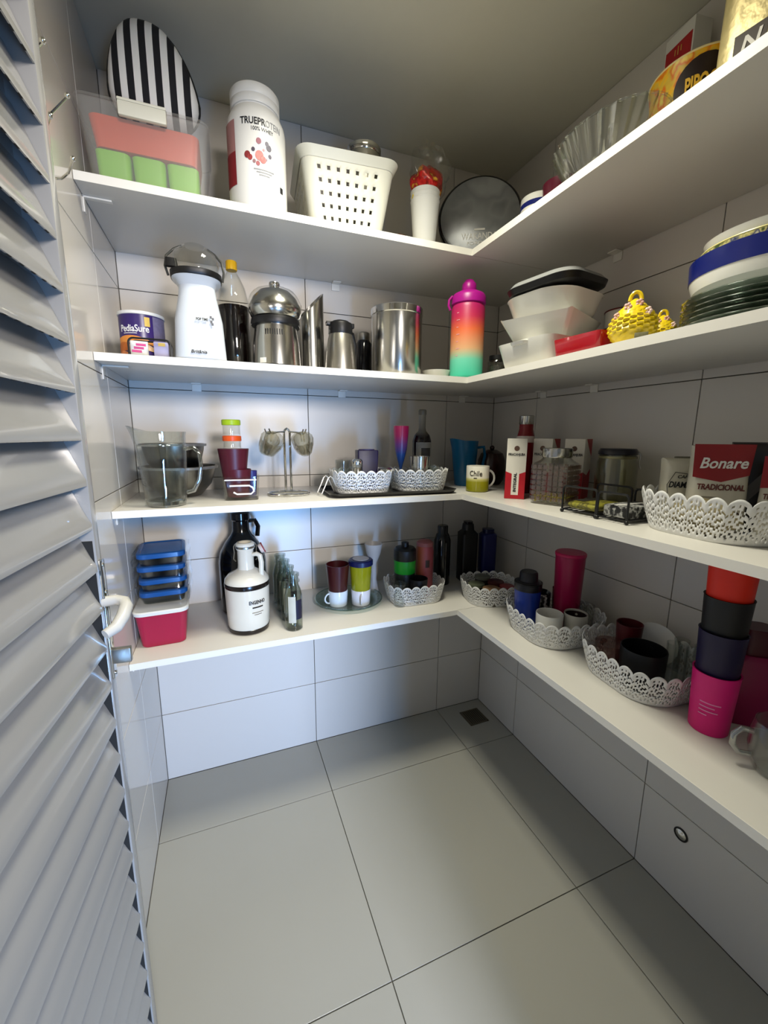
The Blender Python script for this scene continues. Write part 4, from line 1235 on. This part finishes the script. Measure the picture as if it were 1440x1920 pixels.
# black wire trays
def wire_tray(label, loc, rz, w_, d_, h_):
    t = thing('wire_tray', label, 'wire tray', loc, rz, 'black wire trays')
    for s in (-1, 1):
        b = B(); b.tube([(s * w_ / 2, y, q + .008) for y, q in arch(d_, h_, .01)], .0026, 8); part('end_arch', b, black_p, t)
    b = B(); b.tube([(-w_ / 2, -d_ / 2, .009), (w_ / 2, -d_ / 2, .009), (w_ / 2, d_ / 2, .009), (-w_ / 2, d_ / 2, .009)], .0022, 8, True); part('base_frame', b, black_p, t)
    for k in range(5):
        b = B(); b.tube([(-w_ / 2, -d_ / 2 + (k + 1) * d_ / 6, .009), (w_ / 2, -d_ / 2 + (k + 1) * d_ / 6, .009)], .0014, 6); part('base_wire', b, black_p, t)
    for sx in (-1, 1):
        for sy in (-1, 1):
            b = B(); b.ball((sx * w_ / 2, sy * d_ / 2, .0052), .0052, u=12, v=8); part('foot', b, black_p, t)
    return t
wire_tray('black wire tray with a yellow packet, left of its twin', (1.172, -.822, z), rad(4), .13, .10, .062)
wire_tray('black wire tray with folded napkins, beside the lace basket', (1.175, -.919, z), rad(2), .13, .078, .06)
yp = thing('seed_packet', 'olive yellow packet lying in the left black wire tray', 'packet', (1.170, -.822, z + .0106), rad(4))
b = B(); b.pillow(densify([(-.055, -.04), (.055, -.04), (.055, .04), (-.055, .04)]), .022, 4, .3)
part('packet', b, blotch_mat('olive_print', ('6b6a22', '8f8a2c', '4d4a1c', 'a39a3a'), 40, .4), yp, (0, 0, .011), (rad(90), 0, 0))
b = B(); b.box((.0, .02, .0225), (.08, .03, .001)); part('dark_print', b, M('packet_dark', '232018', .5), yp)
np_ = thing('napkin_pack', 'black and white patterned napkin pack in the right wire tray', 'napkins', (1.177, -.919, z + .0106), rad(2))
b = B(); b.box((0, 0, .014), (.11, .066, .028), .004); part('pack', b, blotch_mat('monochrome_print', ('101010', '1c1c1c', 'b9b9b4', '0c0c0c'), 60, .5), np_)
b = B(); b.box((0, -.0, .0287), (.112, .008, .0012)); part('band', b, white_i, np_)
# coffee packets and big lace basket
lace_basket('large white lace basket holding coffee packets at the right edge', (1.235, -1.078, z), .255, .265, .088, rad(0))
zc = z + .0028
def pouch(name, label, loc, rz, w_, h_, t_, mat, tilt=0, pw=.22):
    t = thing(name, label, 'packet', loc, rot=(rad(tilt), 0, rz))
    out = [(-w_ / 2, 0), (w_ / 2, 0), (w_ / 2 * 1.02, h_ * .3), (w_ / 2 * .98, h_ * .8), (w_ / 2, h_), (-w_ / 2, h_), (-w_ / 2 * .98, h_ * .8), (-w_ / 2 * 1.02, h_ * .3)]
    b = B(); b.pillow(densify(out), t_, 5, pw); part('pouch', b, mat, t, ang=60)
    return t
dm = pouch('coffee_packet', 'cream coffee packet with folded top left of the red packet', (1.232, -.992, zc), rad(-40), .082, .148, .058, M('cream_packet', 'cfcab6', .45, var=.1, bump=.6), -4)
b = B(); b.tube([(-.036, -.0296, .088), (-.022, -.0300, .116), (.004, -.0300, .112), (.036, -.0296, .108), (.036, -.0296, .094), (.0, -.0300, .066), (-.032, -.0296, .052)], .0007, 5, True); part('shield_outline', b, black_i, dm)
text('CAFÉ', .010, black_i, dm, plane((-.006, -.0298, .106), (1, 0, 0), (0, 0, 1)), shear=.2, bold=.02)
text('DIAMANTE', .018, black_i, dm, plane((.0, -.0298, .088), (1, 0, 0), (0, 0, 1)), shear=.2, w=.068, bold=.03)
b = B(); b.box((.0, 0, .149), (.035, .012, .005), .001); part('clip', b, M('tin_tie', '6e6a5c', .5), dm)
bnr = pouch('coffee_packet', 'red and white coffee packet with script lettering in the lace basket', (1.216, -1.072, zc), rad(-46), .098, .178, .055, M('packet_cream', 'c9c4b4', .4, var=.06), -5)
b = B(); b.b.faces.new(b.ring([(-.048, -.0278, .112), (.0, -.0280, .103), (.044, -.0278, .118), (.0495, -.0278, .1785), (-.0495, -.0278, .1785)])); part('red_panel', b, M('packet_red', '8c0d17', .4), bnr, smooth=False)
text('Bonare', .030, white_i, bnr, plane((.0, -.0283, .140), (1, 0, .02), (0, 0, 1)), shear=.25, w=.078, bold=.02)
text('TRADICIONAL', .016, M('packet_ink', '5c1a14', .5), bnr, plane((.0, -.0279, .092), (1, 0, 0), (0, 0, 1)), shear=.1, w=.078, bold=.03)
b = B()
for k in range(3):
    b.box((-.020, -.0281, .072 - k * .006), (.032, .0004, .002))
part('small_print', b, M('packet_grey', '7d7565', .5), bnr)
b = B(); b.ball((.026, -.027, .035), .013, (1, .15, .8), 14, 8); part('bean_print', b, M('bean_brown', '3a2015', .5), bnr)
gpk = pouch('coffee_packet', 'dark grey glossy packet behind the red and white one', (1.300, -1.098, zc), rad(-58), .10, .185, .05, M('grey_packet', '2c2a2c', .25, var=.3, scale=15), -3)
b = B(); b.box((.0, -.0257, .10), (.02, .0008, .09), 0, Matrix.Rotation(rad(35), 4, 'Y')); part('pale_swoosh', b, M('swoosh_grey', '6d6a68', .4), gpk)
rpk = pouch('coffee_packet', 'second red and white packet cut by the right edge', (1.252, -1.168, zc), rad(-64), .074, .158, .05, MATS['packet_cream'], -4)
b = B(); b.b.faces.new(b.ring([(-.037, -.0255, .098), (.037, -.0255, .104), (.0372, -.0255, .158), (-.0372, -.0255, .158)])); part('red_panel', b, MATS['packet_red'], rpk, smooth=False)
text('TRADICIONAL', .014, MATS['packet_ink'], rpk, plane((.0, -.0257, .082), (1, 0, 0), (0, 0, 1)), shear=.1, w=.062, bold=.03)
brd = thing('bread_bag', 'tan paper bag lying low in the large lace basket', 'bag', (1.168, -1.080, zc), rad(-84))
b = B(); blob(b, (0, 0, .036), .05, (1.25, .5, .72), 21, .12); part('bag', b, M('tan_paper', '8f8462', .6, var=.15, bump=.5), brd)

# ================================================================== LOWEST SHELF
z = S4
# magenta box with white lid and four blue-lidded containers
mb = thing('magenta_container', 'magenta plastic container with white lid at the left end', 'container', (.074, -.212, z), rad(2))
b = B(); b.loft([(0, .112, .19, .018), (.003, .118, .196, .02), (.098, .138, .222, .024), (.102, .142, .226, .024), (.104, .138, .222, .022), (.10, .134, .218, .02)], 6); part('tub', b, M('magenta_box', 'a3103c', .25, var=.06), mb)
b = B(); b.loft([(.1042, .146, .230, .026), (.113, .148, .232, .026), (.116, .140, .224, .024), (.114, .13, .214, .02)], 6); part('lid', b, white_p, mb, label='white lid')
clr = glassmat('smoky_plastic', 'd6dedc', .12, .08)
for k in range(4):
    lab = ('lowest', 'second', 'third', 'topmost')[k] + ' blue-lidded food container stacked on the white lid'
    t = thing('food_container', lab, 'container', (.078, -.185, z + .1165 + k * .0395), rad(2 + (k % 2) * 2), 'blue-lidded containers')
    b = B(); b.loft([(0, .112, .15, .018), (.024, .122, .16, .02), (.0245, .118, .156, .018), (.003, .108, .146, .016)], 6); part('tub', b, clr, t)
    b = B(); b.loft([(.022, .128, .166, .022), (.024, .132, .170, .024), (.036, .132, .170, .024), (.0385, .124, .162, .02), (.0385, .112, .150, .018), (.0365, .108, .146, .016)], 6); part('lid', b, M('blue_lid', '0e4d8f', .25, var=.1), t)
fw = thing('film_wrap', 'clinging clear film around the blue-lidded containers', 'film', (.079, -.187, z + .1168))
b = B()
rnd = random.Random(9)
rings = []
for j in range(14):
    q = .158 * j / 13
    s = 1.0 + .03 * sin(j * 1.9)
    rings.append(b.ring([(x * s + rnd.uniform(-.002, .002), y * s + rnd.uniform(-.002, .002), q) for x, y in rrect(.146, .186, .03, 6)]))
b.skin(rings, True); o = part('film', b, film_m, fw, ang=12)
# black jug behind, cream growler in front
kj = thing('black_jug', 'large black glazed jug behind the cream growler', 'jug', (.318, -.105, z))
b = B(); b.lathe([(0, 0), (.07, 0), (.078, .006), (.080, .05), (.080, .18), (.074, .215), (.055, .25), (.036, .275), (.029, .29), (.028, .325), (.032, .33), (.032, .352), (.026, .356), (0, .356)], 48); part('body', b, black_g, kj)
b = B(); b.tube([(.026, .01, .32), (.05, .02, .318), (.06, .024, .295), (.056, .022, .26)], .008, 8); part('handle', b, black_g, kj)
gwl = thing('ceramic_growler', 'cream ceramic growler with dark bands and swing top', 'jug', (.322, -.275, z))
crm = M('cream_glaze', 'd6cfbd', .2, var=.03, coat=.3); drk = M('dark_band_glaze', '1c1512', .2)
b = B(); b.lathe([(0, .006), (.058, .006), (.063, .012), (.066, .06), (.068, .150), (.0685, .160), (.067, .172), (.056, .186), (.036, .196), (.026, .203), (.0245, .215), (.0245, .262), (.028, .268), (.0285, .284), (.024, .288), (.019, .288), (.019, .27), (0, .27)], 56); part('body', b, crm, gwl)
b = B(); b.lathe([(0, 0), (.056, 0), (.0625, .003), (.0645, .016), (.062, .018)], 56); part('foot_band', b, drk, gwl)
b = B(); b.lathe([(.0686, .148), (.0692, .150), (.0692, .160), (.0682, .163)], 56, cap0=False, cap1=False); part('shoulder_band', b, drk, gwl)
b = B(); b.tube([(.020, -.014, .248), (.032, -.020, .252), (.042, -.024, .246), (.045, -.026, .225), (.044, -.026, .20), (.044, -.026, .172)], [.006, .0075, .008, .008, .008, .009], 10); part('handle', b, crm, gwl)
for s in (-1, 1):
    b = B(); b.tube([(s * .029, 0, .284), (s * .034, -.004, .276), (s * .033, -.006, .258), (s * .036, -.01, .238), (s * .030, -.016, .232)], .0016, 6); part('bail_wire', b, steeld_m, gwl)
b = B(); b.lathe([(.0285, .270), (.0296, .271), (.0296, .276), (.0285, .277)], 40, cap0=False, cap1=False); part('wire_collar', b, steeld_m, gwl)
b = B(); b.lathe([(0, 0), (.014, 0), (.016, .004), (.016, .012), (.012, .014), (0, .015)], 28); st = part('stopper', b, M('stopper_ceramic', 'c9b9b0', .3), gwl, (.043, -.004, .262), (0, rad(65), 0))
b = B(); b.tube([(.0165 * cos(2 * pi * k / 24), .0165 * sin(2 * pi * k / 24), .012) for k in range(24)], .002, 6, True); part('gasket', b, M('gasket_red', '8e3b3e', .5), st)
text('ENGENHO', .016, drk, gwl, cyl(.0675, .38, .108), w=.052, bold=.03)
b = B(); b.patch(.0668, .0668, .14, .66, .0895, .0935, 8, off=.0008); part('small_print', b, drk, gwl)
for k in range(2):
    b = B(); b.patch(.0665, .0665, .12 + k * .1, .68 - k * .1, .074 - k * .007, .0755 - k * .007, 8, off=.0008); part('small_print', b, drk, gwl)
# row of glass bottles
gbt = glassmat('bottle_glass', 'e8ece9', .04, .04)
for k, (x, y) in enumerate(((.458, -.332), (.455, -.252), (.452, -.175), (.449, -.098))):
    lab = ('nearest', 'second', 'third', 'farthest')[k] + ' clear glass bottle of the row beside the growler'
    t = thing('glass_bottle', lab, 'bottle', (x, y, z), 0, 'row of clear glass bottles')
    b = B(); b.lathe([(0, 0), (.024, 0), (.0275, .003), (.028, .010), (.028, .115), (.024, .135), (.018, .15), (.0175, .158), (.0215, .160), (.0215, .166), (.018, .168), (.018, .178), (.0205, .180), (.0205, .188), (.0175, .189), (.0155, .188), (.0155, .152), (.0225, .132), (.026, .114), (.026, .010), (.022, .006), (0, .006)], 36); part('bottle', b, gbt, t)
    b = B(); b.patch(.028, .028, -.75, .10, .030, .118, 8); part('paper_label', b, M('bottle_label', 'b9b6a6', .6, var=.15), t)
    b = B(); b.patch(.028, .028, .10, .95, .040, .105, 8, off=.0008); part('dark_label', b, M('bottle_label_dark', '17152c', .5, var=.2), t)
# glass tray with teacups
gt = thing('glass_platter', 'round clear glass platter with beaded rim under the teacups', 'platter', (.690, -.175, z))
b = B(); b.lathe([(0, 0), (.09, 0), (.10, .003), (.125, .012), (.128, .015), (.124, .016), (.098, .007), (0, .005)], 72, rib=.006, nrib=36); part('platter', b, glassmat('green_glass', 'e2eeea', .05, .06), gt)
b = B(); b.tube([(.126 * cos(2 * pi * k / 72), .126 * sin(2 * pi * k / 72), .0152) for k in range(72)], .0022, 6, True); part('rim', b, MATS['green_glass'], gt)
for k in range(28):
    a = 2 * pi * k / 28
    b = B(); b.ball((.112 * cos(a), .112 * sin(a), .0125), .0035, u=8, v=6); part('bead', b, glass_m, gt)
zg = z + .0052
mug('teacup', 'pale blue-white teacup on the platter, handle to the left', 'teacup', (.640, -.205, zg), .036, .058, M('teacup_glaze', 'd5dde2', .2, coat=.3), rad(190), hr=.003)
mug('teacup', 'white teacup on the platter under the yellow glass', 'teacup', (.722, -.225, zg), .036, .058, M('teacup_glaze_warm', 'dad6d8', .2, coat=.3), rad(255), hr=.003)
cbt = solo('dark_tumbler', B().lathe(cup_prof(.029, .043, .15), 40), M('oxblood_plastic', '3a0e12', .3), 'dark oxblood tumbler standing in the left teacup', 'tumbler', (.640, -.205, zg + .0055))
yg = thing('yellow_glass', 'yellow-green glass with navy lid standing in the right teacup', 'glass', (.722, -.225, zg + .0055))
b = B(); b.lathe([(0, 0), (.030, 0), (.032, .003), (.041, .148), (.0385, .148), (.0300, .006), (0, .006)], 40); part('glass', b, M('yellow_tint_glass', 'a8a81a', .1, trans=.35, var=.1), yg)
b = B(); b.lathe([(.042, .144), (.045, .146), (.045, .162), (.041, .166), (0, .167)], 40); part('lid', b, navy_p, yg)
b = B(); b.lathe([(0, .1672), (.030, .1672), (.030, .1685), (0, .1687)], 32); part('lid_disc', b, M('lid_grey', 'b5b3b8', .4), yg)
wf = thing('white_funnel', 'small white plastic funnel cup behind the platter', 'funnel', (.812, -.115, z))
b = B(); b.lathe([(0, 0), (.020, 0), (.022, .003), (.012, .05), (.012, .12), (.028, .16), (.036, .20), (.034, .20), (.026, .162), (0, .13)], 36); part('funnel', b, M('grey_white_plastic', 'bdb9b6', .4), wf)
# lace basket b with cups
lace_basket('white lace basket on the lowest shelf beside the platter', (.935, -.235, z), .225, .175, .078, rad(-3))
zl = z + .0028
gc = thing('shaker_cup', 'black and bright green shaker cup in the first lace basket', 'shaker', (.898, -.228, zl))
b = B(); b.lathe([(0, 0), (.034, 0), (.036, .003), (.040, .105), (0, .105)], 36); part('lower_cup', b, M('dark_green_black', '10130f', .35), gc)
b = B(); b.lathe([(.040, .1052), (.0405, .106), (.042, .155), (0, .155)], 36); part('green_band', b, M('vivid_green', '0f8a1c', .35), gc)
b = B(); b.lathe([(.042, .1552), (.0425, .156), (.0425, .195), (.036, .203), (.014, .206), (.014, .222), (0, .223)], 36); part('cap', b, black_p, gc)
pbt = thing('pink_bottle', 'dull pink drinking bottle in the first lace basket', 'bottle', (.985, -.222, zl))
b = B(); b.lathe([(0, 0), (.032, 0), (.034, .003), (.034, .14), (.035, .18), (.031, .20), (0, .20)], 36); part('body', b, ramp_mat('pink_orange', 0, -.034, .034, [(0, 'b05a2c'), (.35, 'a84a50'), (1, '8a3c48')], .4), pbt)
b = B(); b.lathe([(.031, .2002), (.033, .202), (.032, .214), (.022, .222), (0, .224)], 36); part('cap', b, M('dusty_pink', '9a5a5a', .4), pbt)
b = B(); b.patch(.034, .034, -.35, .15, .12, .15, 6); part('emblem_print', b, M('emblem_dark', '3a2422', .5), pbt)
glass_cup('tumbler', 'clear tumbler at the left in the first lace basket', (.855, -.285, zl), .026, .085)
solo('dark_cup', B().lathe(cup_prof(.030, .036, .09), 36), M('black_cup', '121014', .4), 'short black cup at the front of the first lace basket', 'cup', (.935, -.272, zl))
# bottles in the corner
bbt = thing('black_bottle', 'slim black bottle with steel stripe in the lower corner', 'bottle', (1.118, -.125, z))
b = B(); b.lathe([(0, 0), (.033, 0), (.035, .003), (.035, .19), (.027, .215), (.022, .222), (.022, .25), (.020, .254), (0, .254)], 40); part('body', b, black_g, bbt)
b = B(); b.patch(.035, .035, -.12, .0, .02, .185, 3); part('steel_stripe', b, steel_m, bbt)
blk = thing('black_bottle', 'tall square black bottle left of the navy box in the corner', 'bottle', (1.245, -.120, z), rad(-10))
b = B(); b.loft([(0, .070, .07, .01), (.21, .072, .072, .012), (.225, .05, .05, .02), (.25, .045, .045, .018), (.252, .04, .04, .016)], 5); part('body', b, black_p, blk)
b = B(); b.loft([(.2522, .036, .036, .012), (.262, .036, .036, .012)], 4); part('cap', b, black_g, blk)
nvy = thing('navy_box', 'navy blue bottle standing in the lower shelf corner', 'bottle', (1.325, -.155, z), rad(-14))
b = B(); b.loft([(0, .064, .06, .012), (.205, .066, .062, .014), (.212, .056, .052, .016)], 5); part('body', b, M('deep_navy', '0c1350', .3), nvy)
b = B(); b.loft([(.2122, .045, .042, .012), (.230, .045, .042, .012)], 4); part('cap', b, M('navy_cap', '0a0e38', .35), nvy)
# lace basket c
lace_basket('white lace basket in the lower corner with jar lids', (1.205, -.345, z), .205, .195, .08, rad(-12))
for k, (dx, dy, r, h, c_, lab) in enumerate(((-.025, -.05, .032, .062, 'a07a55', 'jar with peach lid in the corner lace basket'), (-.045, .02, .030, .060, '5f6650', 'jar with olive lid in the corner lace basket'), (.03, .0, .030, .066, '4a1c1a', 'jar with dark red lid in the corner lace basket'), (.042, -.052, .026, .064, '8d3a3c', 'jar with rose lid in the corner lace basket'), (.01, .06, .030, .07, '6c6e62', 'jar with grey lid in the corner lace basket'))):
    t = thing('small_jar', lab, 'jar', (1.205 + dx, -.345 + dy, zl), 0, 'jars in the corner basket')
    b = B(); b.lathe([(0, 0), (r * .95, 0), (r, .002), (r, h - .014), (r * .92, h - .011), (0, h - .011)], 30); part('jar', b, M('jar_brown_glass', '4c4032', .1, trans=.4), t)
    b = B(); b.lathe([(r * .95, h - .0108), (r * 1.03, h - .010), (r * 1.03, h - .001), (r * .97, h), (0, h)], 30, rib=.008, nrib=30); part('lid', b, M('jar_lid_' + c_, c_, .4), t)
# lace basket d
lace_basket('white lace basket in the middle of the right lower board', (1.235, -.648, z), .260, .270, .085, rad(-6))
bs = thing('shaker_bottle', 'blue shaker bottle with black cap in the middle lace basket', 'shaker', (1.176, -.590, zl))
b = B(); b.lathe([(0, 0), (.034, 0), (.036, .003), (.042, .125), (.042, .13), (0, .13)], 40); part('body', b, M('shaker_blue', '12318c', .25, var=.1), bs)
b = B(); b.lathe([(.0425, .13), (.043, .132), (.043, .15), (.036, .158), (.030, .160), (.028, .185), (.024, .19), (0, .19)], 40); part('cap', b, M('shaker_cap', '14121a', .35), bs)
b = B(); b.lathe([(.036, .150), (.044, .151), (.044, .155), (.036, .156)], 40, cap0=False, cap1=False); part('cap_ring', b, black_p, bs)
mug('white_mug', 'plain white mug at the front of the middle lace basket', 'mug', (1.178, -.690, zl), .040, .088, porc_m, rad(70))
ptl = thing('tall_tumbler', 'tall raspberry pink tumbler behind the middle lace basket mug', 'tumbler', (1.292, -.642, zl))
b = B(); b.lathe([(0, 0), (.036, 0), (.038, .003), (.045, .24), (.046, .246), (.043, .246), (.036, .008), (0, .008)], 44); part('tumbler', b, M('raspberry_plastic', '9c0d45', .35), ptl)
b = B(); b.lathe([(.0458, .2462), (.047, .247), (.047, .254), (.044, .257), (0, .258)], 44); part('lid', b, M('raspberry_lid', 'b3124f', .35), ptl)
mug('white_mug', 'white mug of dark coffee in the middle lace basket', 'mug', (1.250, -.722, zl), .034, .090, M('mug_offwhite', 'b9b6ab', .25), rad(40), inner=M('dark_inside', '241012', .5))
glass_cup('glass_mug', 'clear glass mug by the wall in the middle lace basket', (1.308, -.702, zl), .028, .10, handle=True, rz=rad(40))
t = mug('printed_cup', 'black and white printed cup in the middle lace basket', 'cup', (1.245, -.572, zl), .034, .105, blotch_mat('skull_print', ('d8d6d0', '111111', '1a1a1a', 'c9c5bd'), 45, .4), rad(20), handle=False)
solo('dark_red_cup', B().lathe(cup_prof(.024, .029, .11), 32), M('brick_plastic', '5a1a18', .4), 'dark brick-red cup behind the printed cup', 'cup', (1.325, -.585, zl))
# lace basket e
lace_basket('nearest white lace basket with black mug on the lower board', (1.262, -.938, z), .255, .270, .088, rad(-5))
glass_cup('glass_cup', 'clear rose-tinted glass cup in the nearest lace basket', (1.212, -.878, zl), .038, .078, mat=glassmat('rose_glass', 'f0e0dd'), handle=True, rz=rad(60))
t = mug('black_mug', 'big black mug in the nearest lace basket', 'mug', (1.232, -.955, zl), .052, .098, black_p, rad(15))
b = B(); b.patch(.0445, .0450, -.9, -.6, .058, .062, 4, off=.0012); part('mark_print', b, M('grey_mark', '7c7c7c', .5), t)
solo('dark_red_cup', B().lathe(cup_prof(.026, .033, .118), 32), M('crimson_plastic', '4a0c12', .4), 'crimson cup behind the rose-tinted glass cup', 'cup', (1.285, -.872, zl))
t = thing('ceramic_plate', 'white saucer leaning on edge in the nearest lace basket', 'saucer', (1.345, -.900, zl + .058), rot=(rad(66), 0, rad(-52)))
b = B(); b.lathe([(0, 0), (.030, 0), (.034, .002), (.058, .010), (.0575, .012), (.033, .005), (0, .004)], 44); part('saucer', b, porc_m, t)
for k, (dx, dy) in enumerate(((.052, -.035), (.088, -.03), (.062, -.075), (.098, -.072))):
    glass_cup('drinking_glass', ('front left', 'rear left', 'front right', 'rear right')[k] + ' drinking glass behind the black mug', (1.248 + dx, -.950 + dy, zl), .0172, .112, group='drinking glasses behind the black mug')
# stack of cups
cols = (('pink cup with small print at the base of the tall cup stack', 'e0107a', 'c20d66'), ('dark purple cup second from the bottom of the cup stack', '140b36', '140b36'), ('black cup third from the bottom of the cup stack', '050509', '050509'), ('bright orange-red cup on top of the tall cup stack', 'e0260c', 'e0260c'))
for k, (lab, c_, _) in enumerate(cols):
    q = z + (0, .090, .165, .238)[k]
    t = thing('stacking_cup', lab, 'cup', (1.222, -1.122, q), rad(-50), 'stacked plastic cups')
    b = B(); b.lathe([(0, 0), (.034, 0), (.0355, .002), (.0415, .134), (.0425, .136), (.0395, .136), (.0335, .005), (0, .005)], 44); part('cup', b, M('cup_' + c_, c_, .5), t)
    if k == 0:
        for j in range(5):
            b = B(); b.patch(.0355 + .06 * .045, .0355 + .06 * .045, -.75, -.75 + (.8, .95, .7, .85, .4)[j], .052 + j * -.009 + .03, .0545 + j * -.009 + .03, 5, off=.0008); part('small_print', b, M('cup_ink', 'e58ab8', .5), t)
# raspberry bottle and glass mug at the right edge
rbo = thing('raspberry_bottle', 'dark raspberry square bottle at the right edge', 'bottle', (1.335, -1.125, z), rad(-40))
b = B(); b.loft([(0, .080, .075, .012), (.003, .084, .079, .014), (.150, .086, .081, .014), (.160, .07, .066, .02)], 6); part('body', b, M('raspberry_dark', '8c0d48', .35), rbo)
b = B(); b.loft([(.1602, .062, .058, .016), (.165, .064, .06, .018), (.215, .064, .06, .018), (.218, .06, .056, .016)], 6); part('cap', b, M('raspberry_cap', '4c0c1e', .35), rbo)
gmg = thing('glass_mug', 'round clear glass mug at the front right edge', 'mug', (1.205, -1.250, z), rad(140))
b = B(); b.lathe([(0, 0), (.030, 0), (.034, .003), (.043, .025), (.047, .05), (.045, .08), (.041, .100), (.0385, .100), (.0425, .079), (.0445, .05), (.0405, .027), (.030, .009), (0, .009)], 48); part('bowl', b, glass_m, gmg)
b = B(); b.tube([(.044, 0, .078), (.062, 0, .080), (.073, 0, .066), (.073, 0, .045), (.062, 0, .030), (.043, 0, .030)], .0055, 10); part('handle', b, thick_m, gmg)

# print and fittings belong to the part they sit on
BODY = ('body', 'pouch', 'carton', 'can_body', 'face', 'packet', 'bowl', 'base', 'cup', 'bottle', 'lower_cup', 'tub', 'jar', 'pack')
SUB = ('lettering', 'small_print', 'berry_print', 'logo_plate', 'logo_stroke', 'seal_print', 'label_panel', 'red_panel', 'red_corner', 'white_strip', 'emblem', 'blue_band', 'blue_line', 'crest_print', 'dark_badge', 'swirl_print', 'gold_seal', 'nutrition_panel', 'underline', 'popcorn_icon', 'vent_slits', 'rating_label', 'scale_mark', 'paper_label', 'dark_label', 'label', 'label_crest', 'shield_outline', 'bean_print', 'pale_swoosh', 'emblem_print', 'mark_print', 'print_bar', 'pink_print', 'label_print', 'dark_print', 'painted_panel', 'flower', 'relief_squares')
for o in list(COL.objects):
    p = o.parent
    if p is None or p.type != 'EMPTY' or p.get('category') is None:
        continue
    if o.name.split('.')[0] in SUB:
        tgt = [c for c in p.children if c.name.split('.')[0] in BODY]
        if tgt:
            o.parent = tgt[0]
            o.matrix_parent_inverse = tgt[0].matrix_basis.inverted()
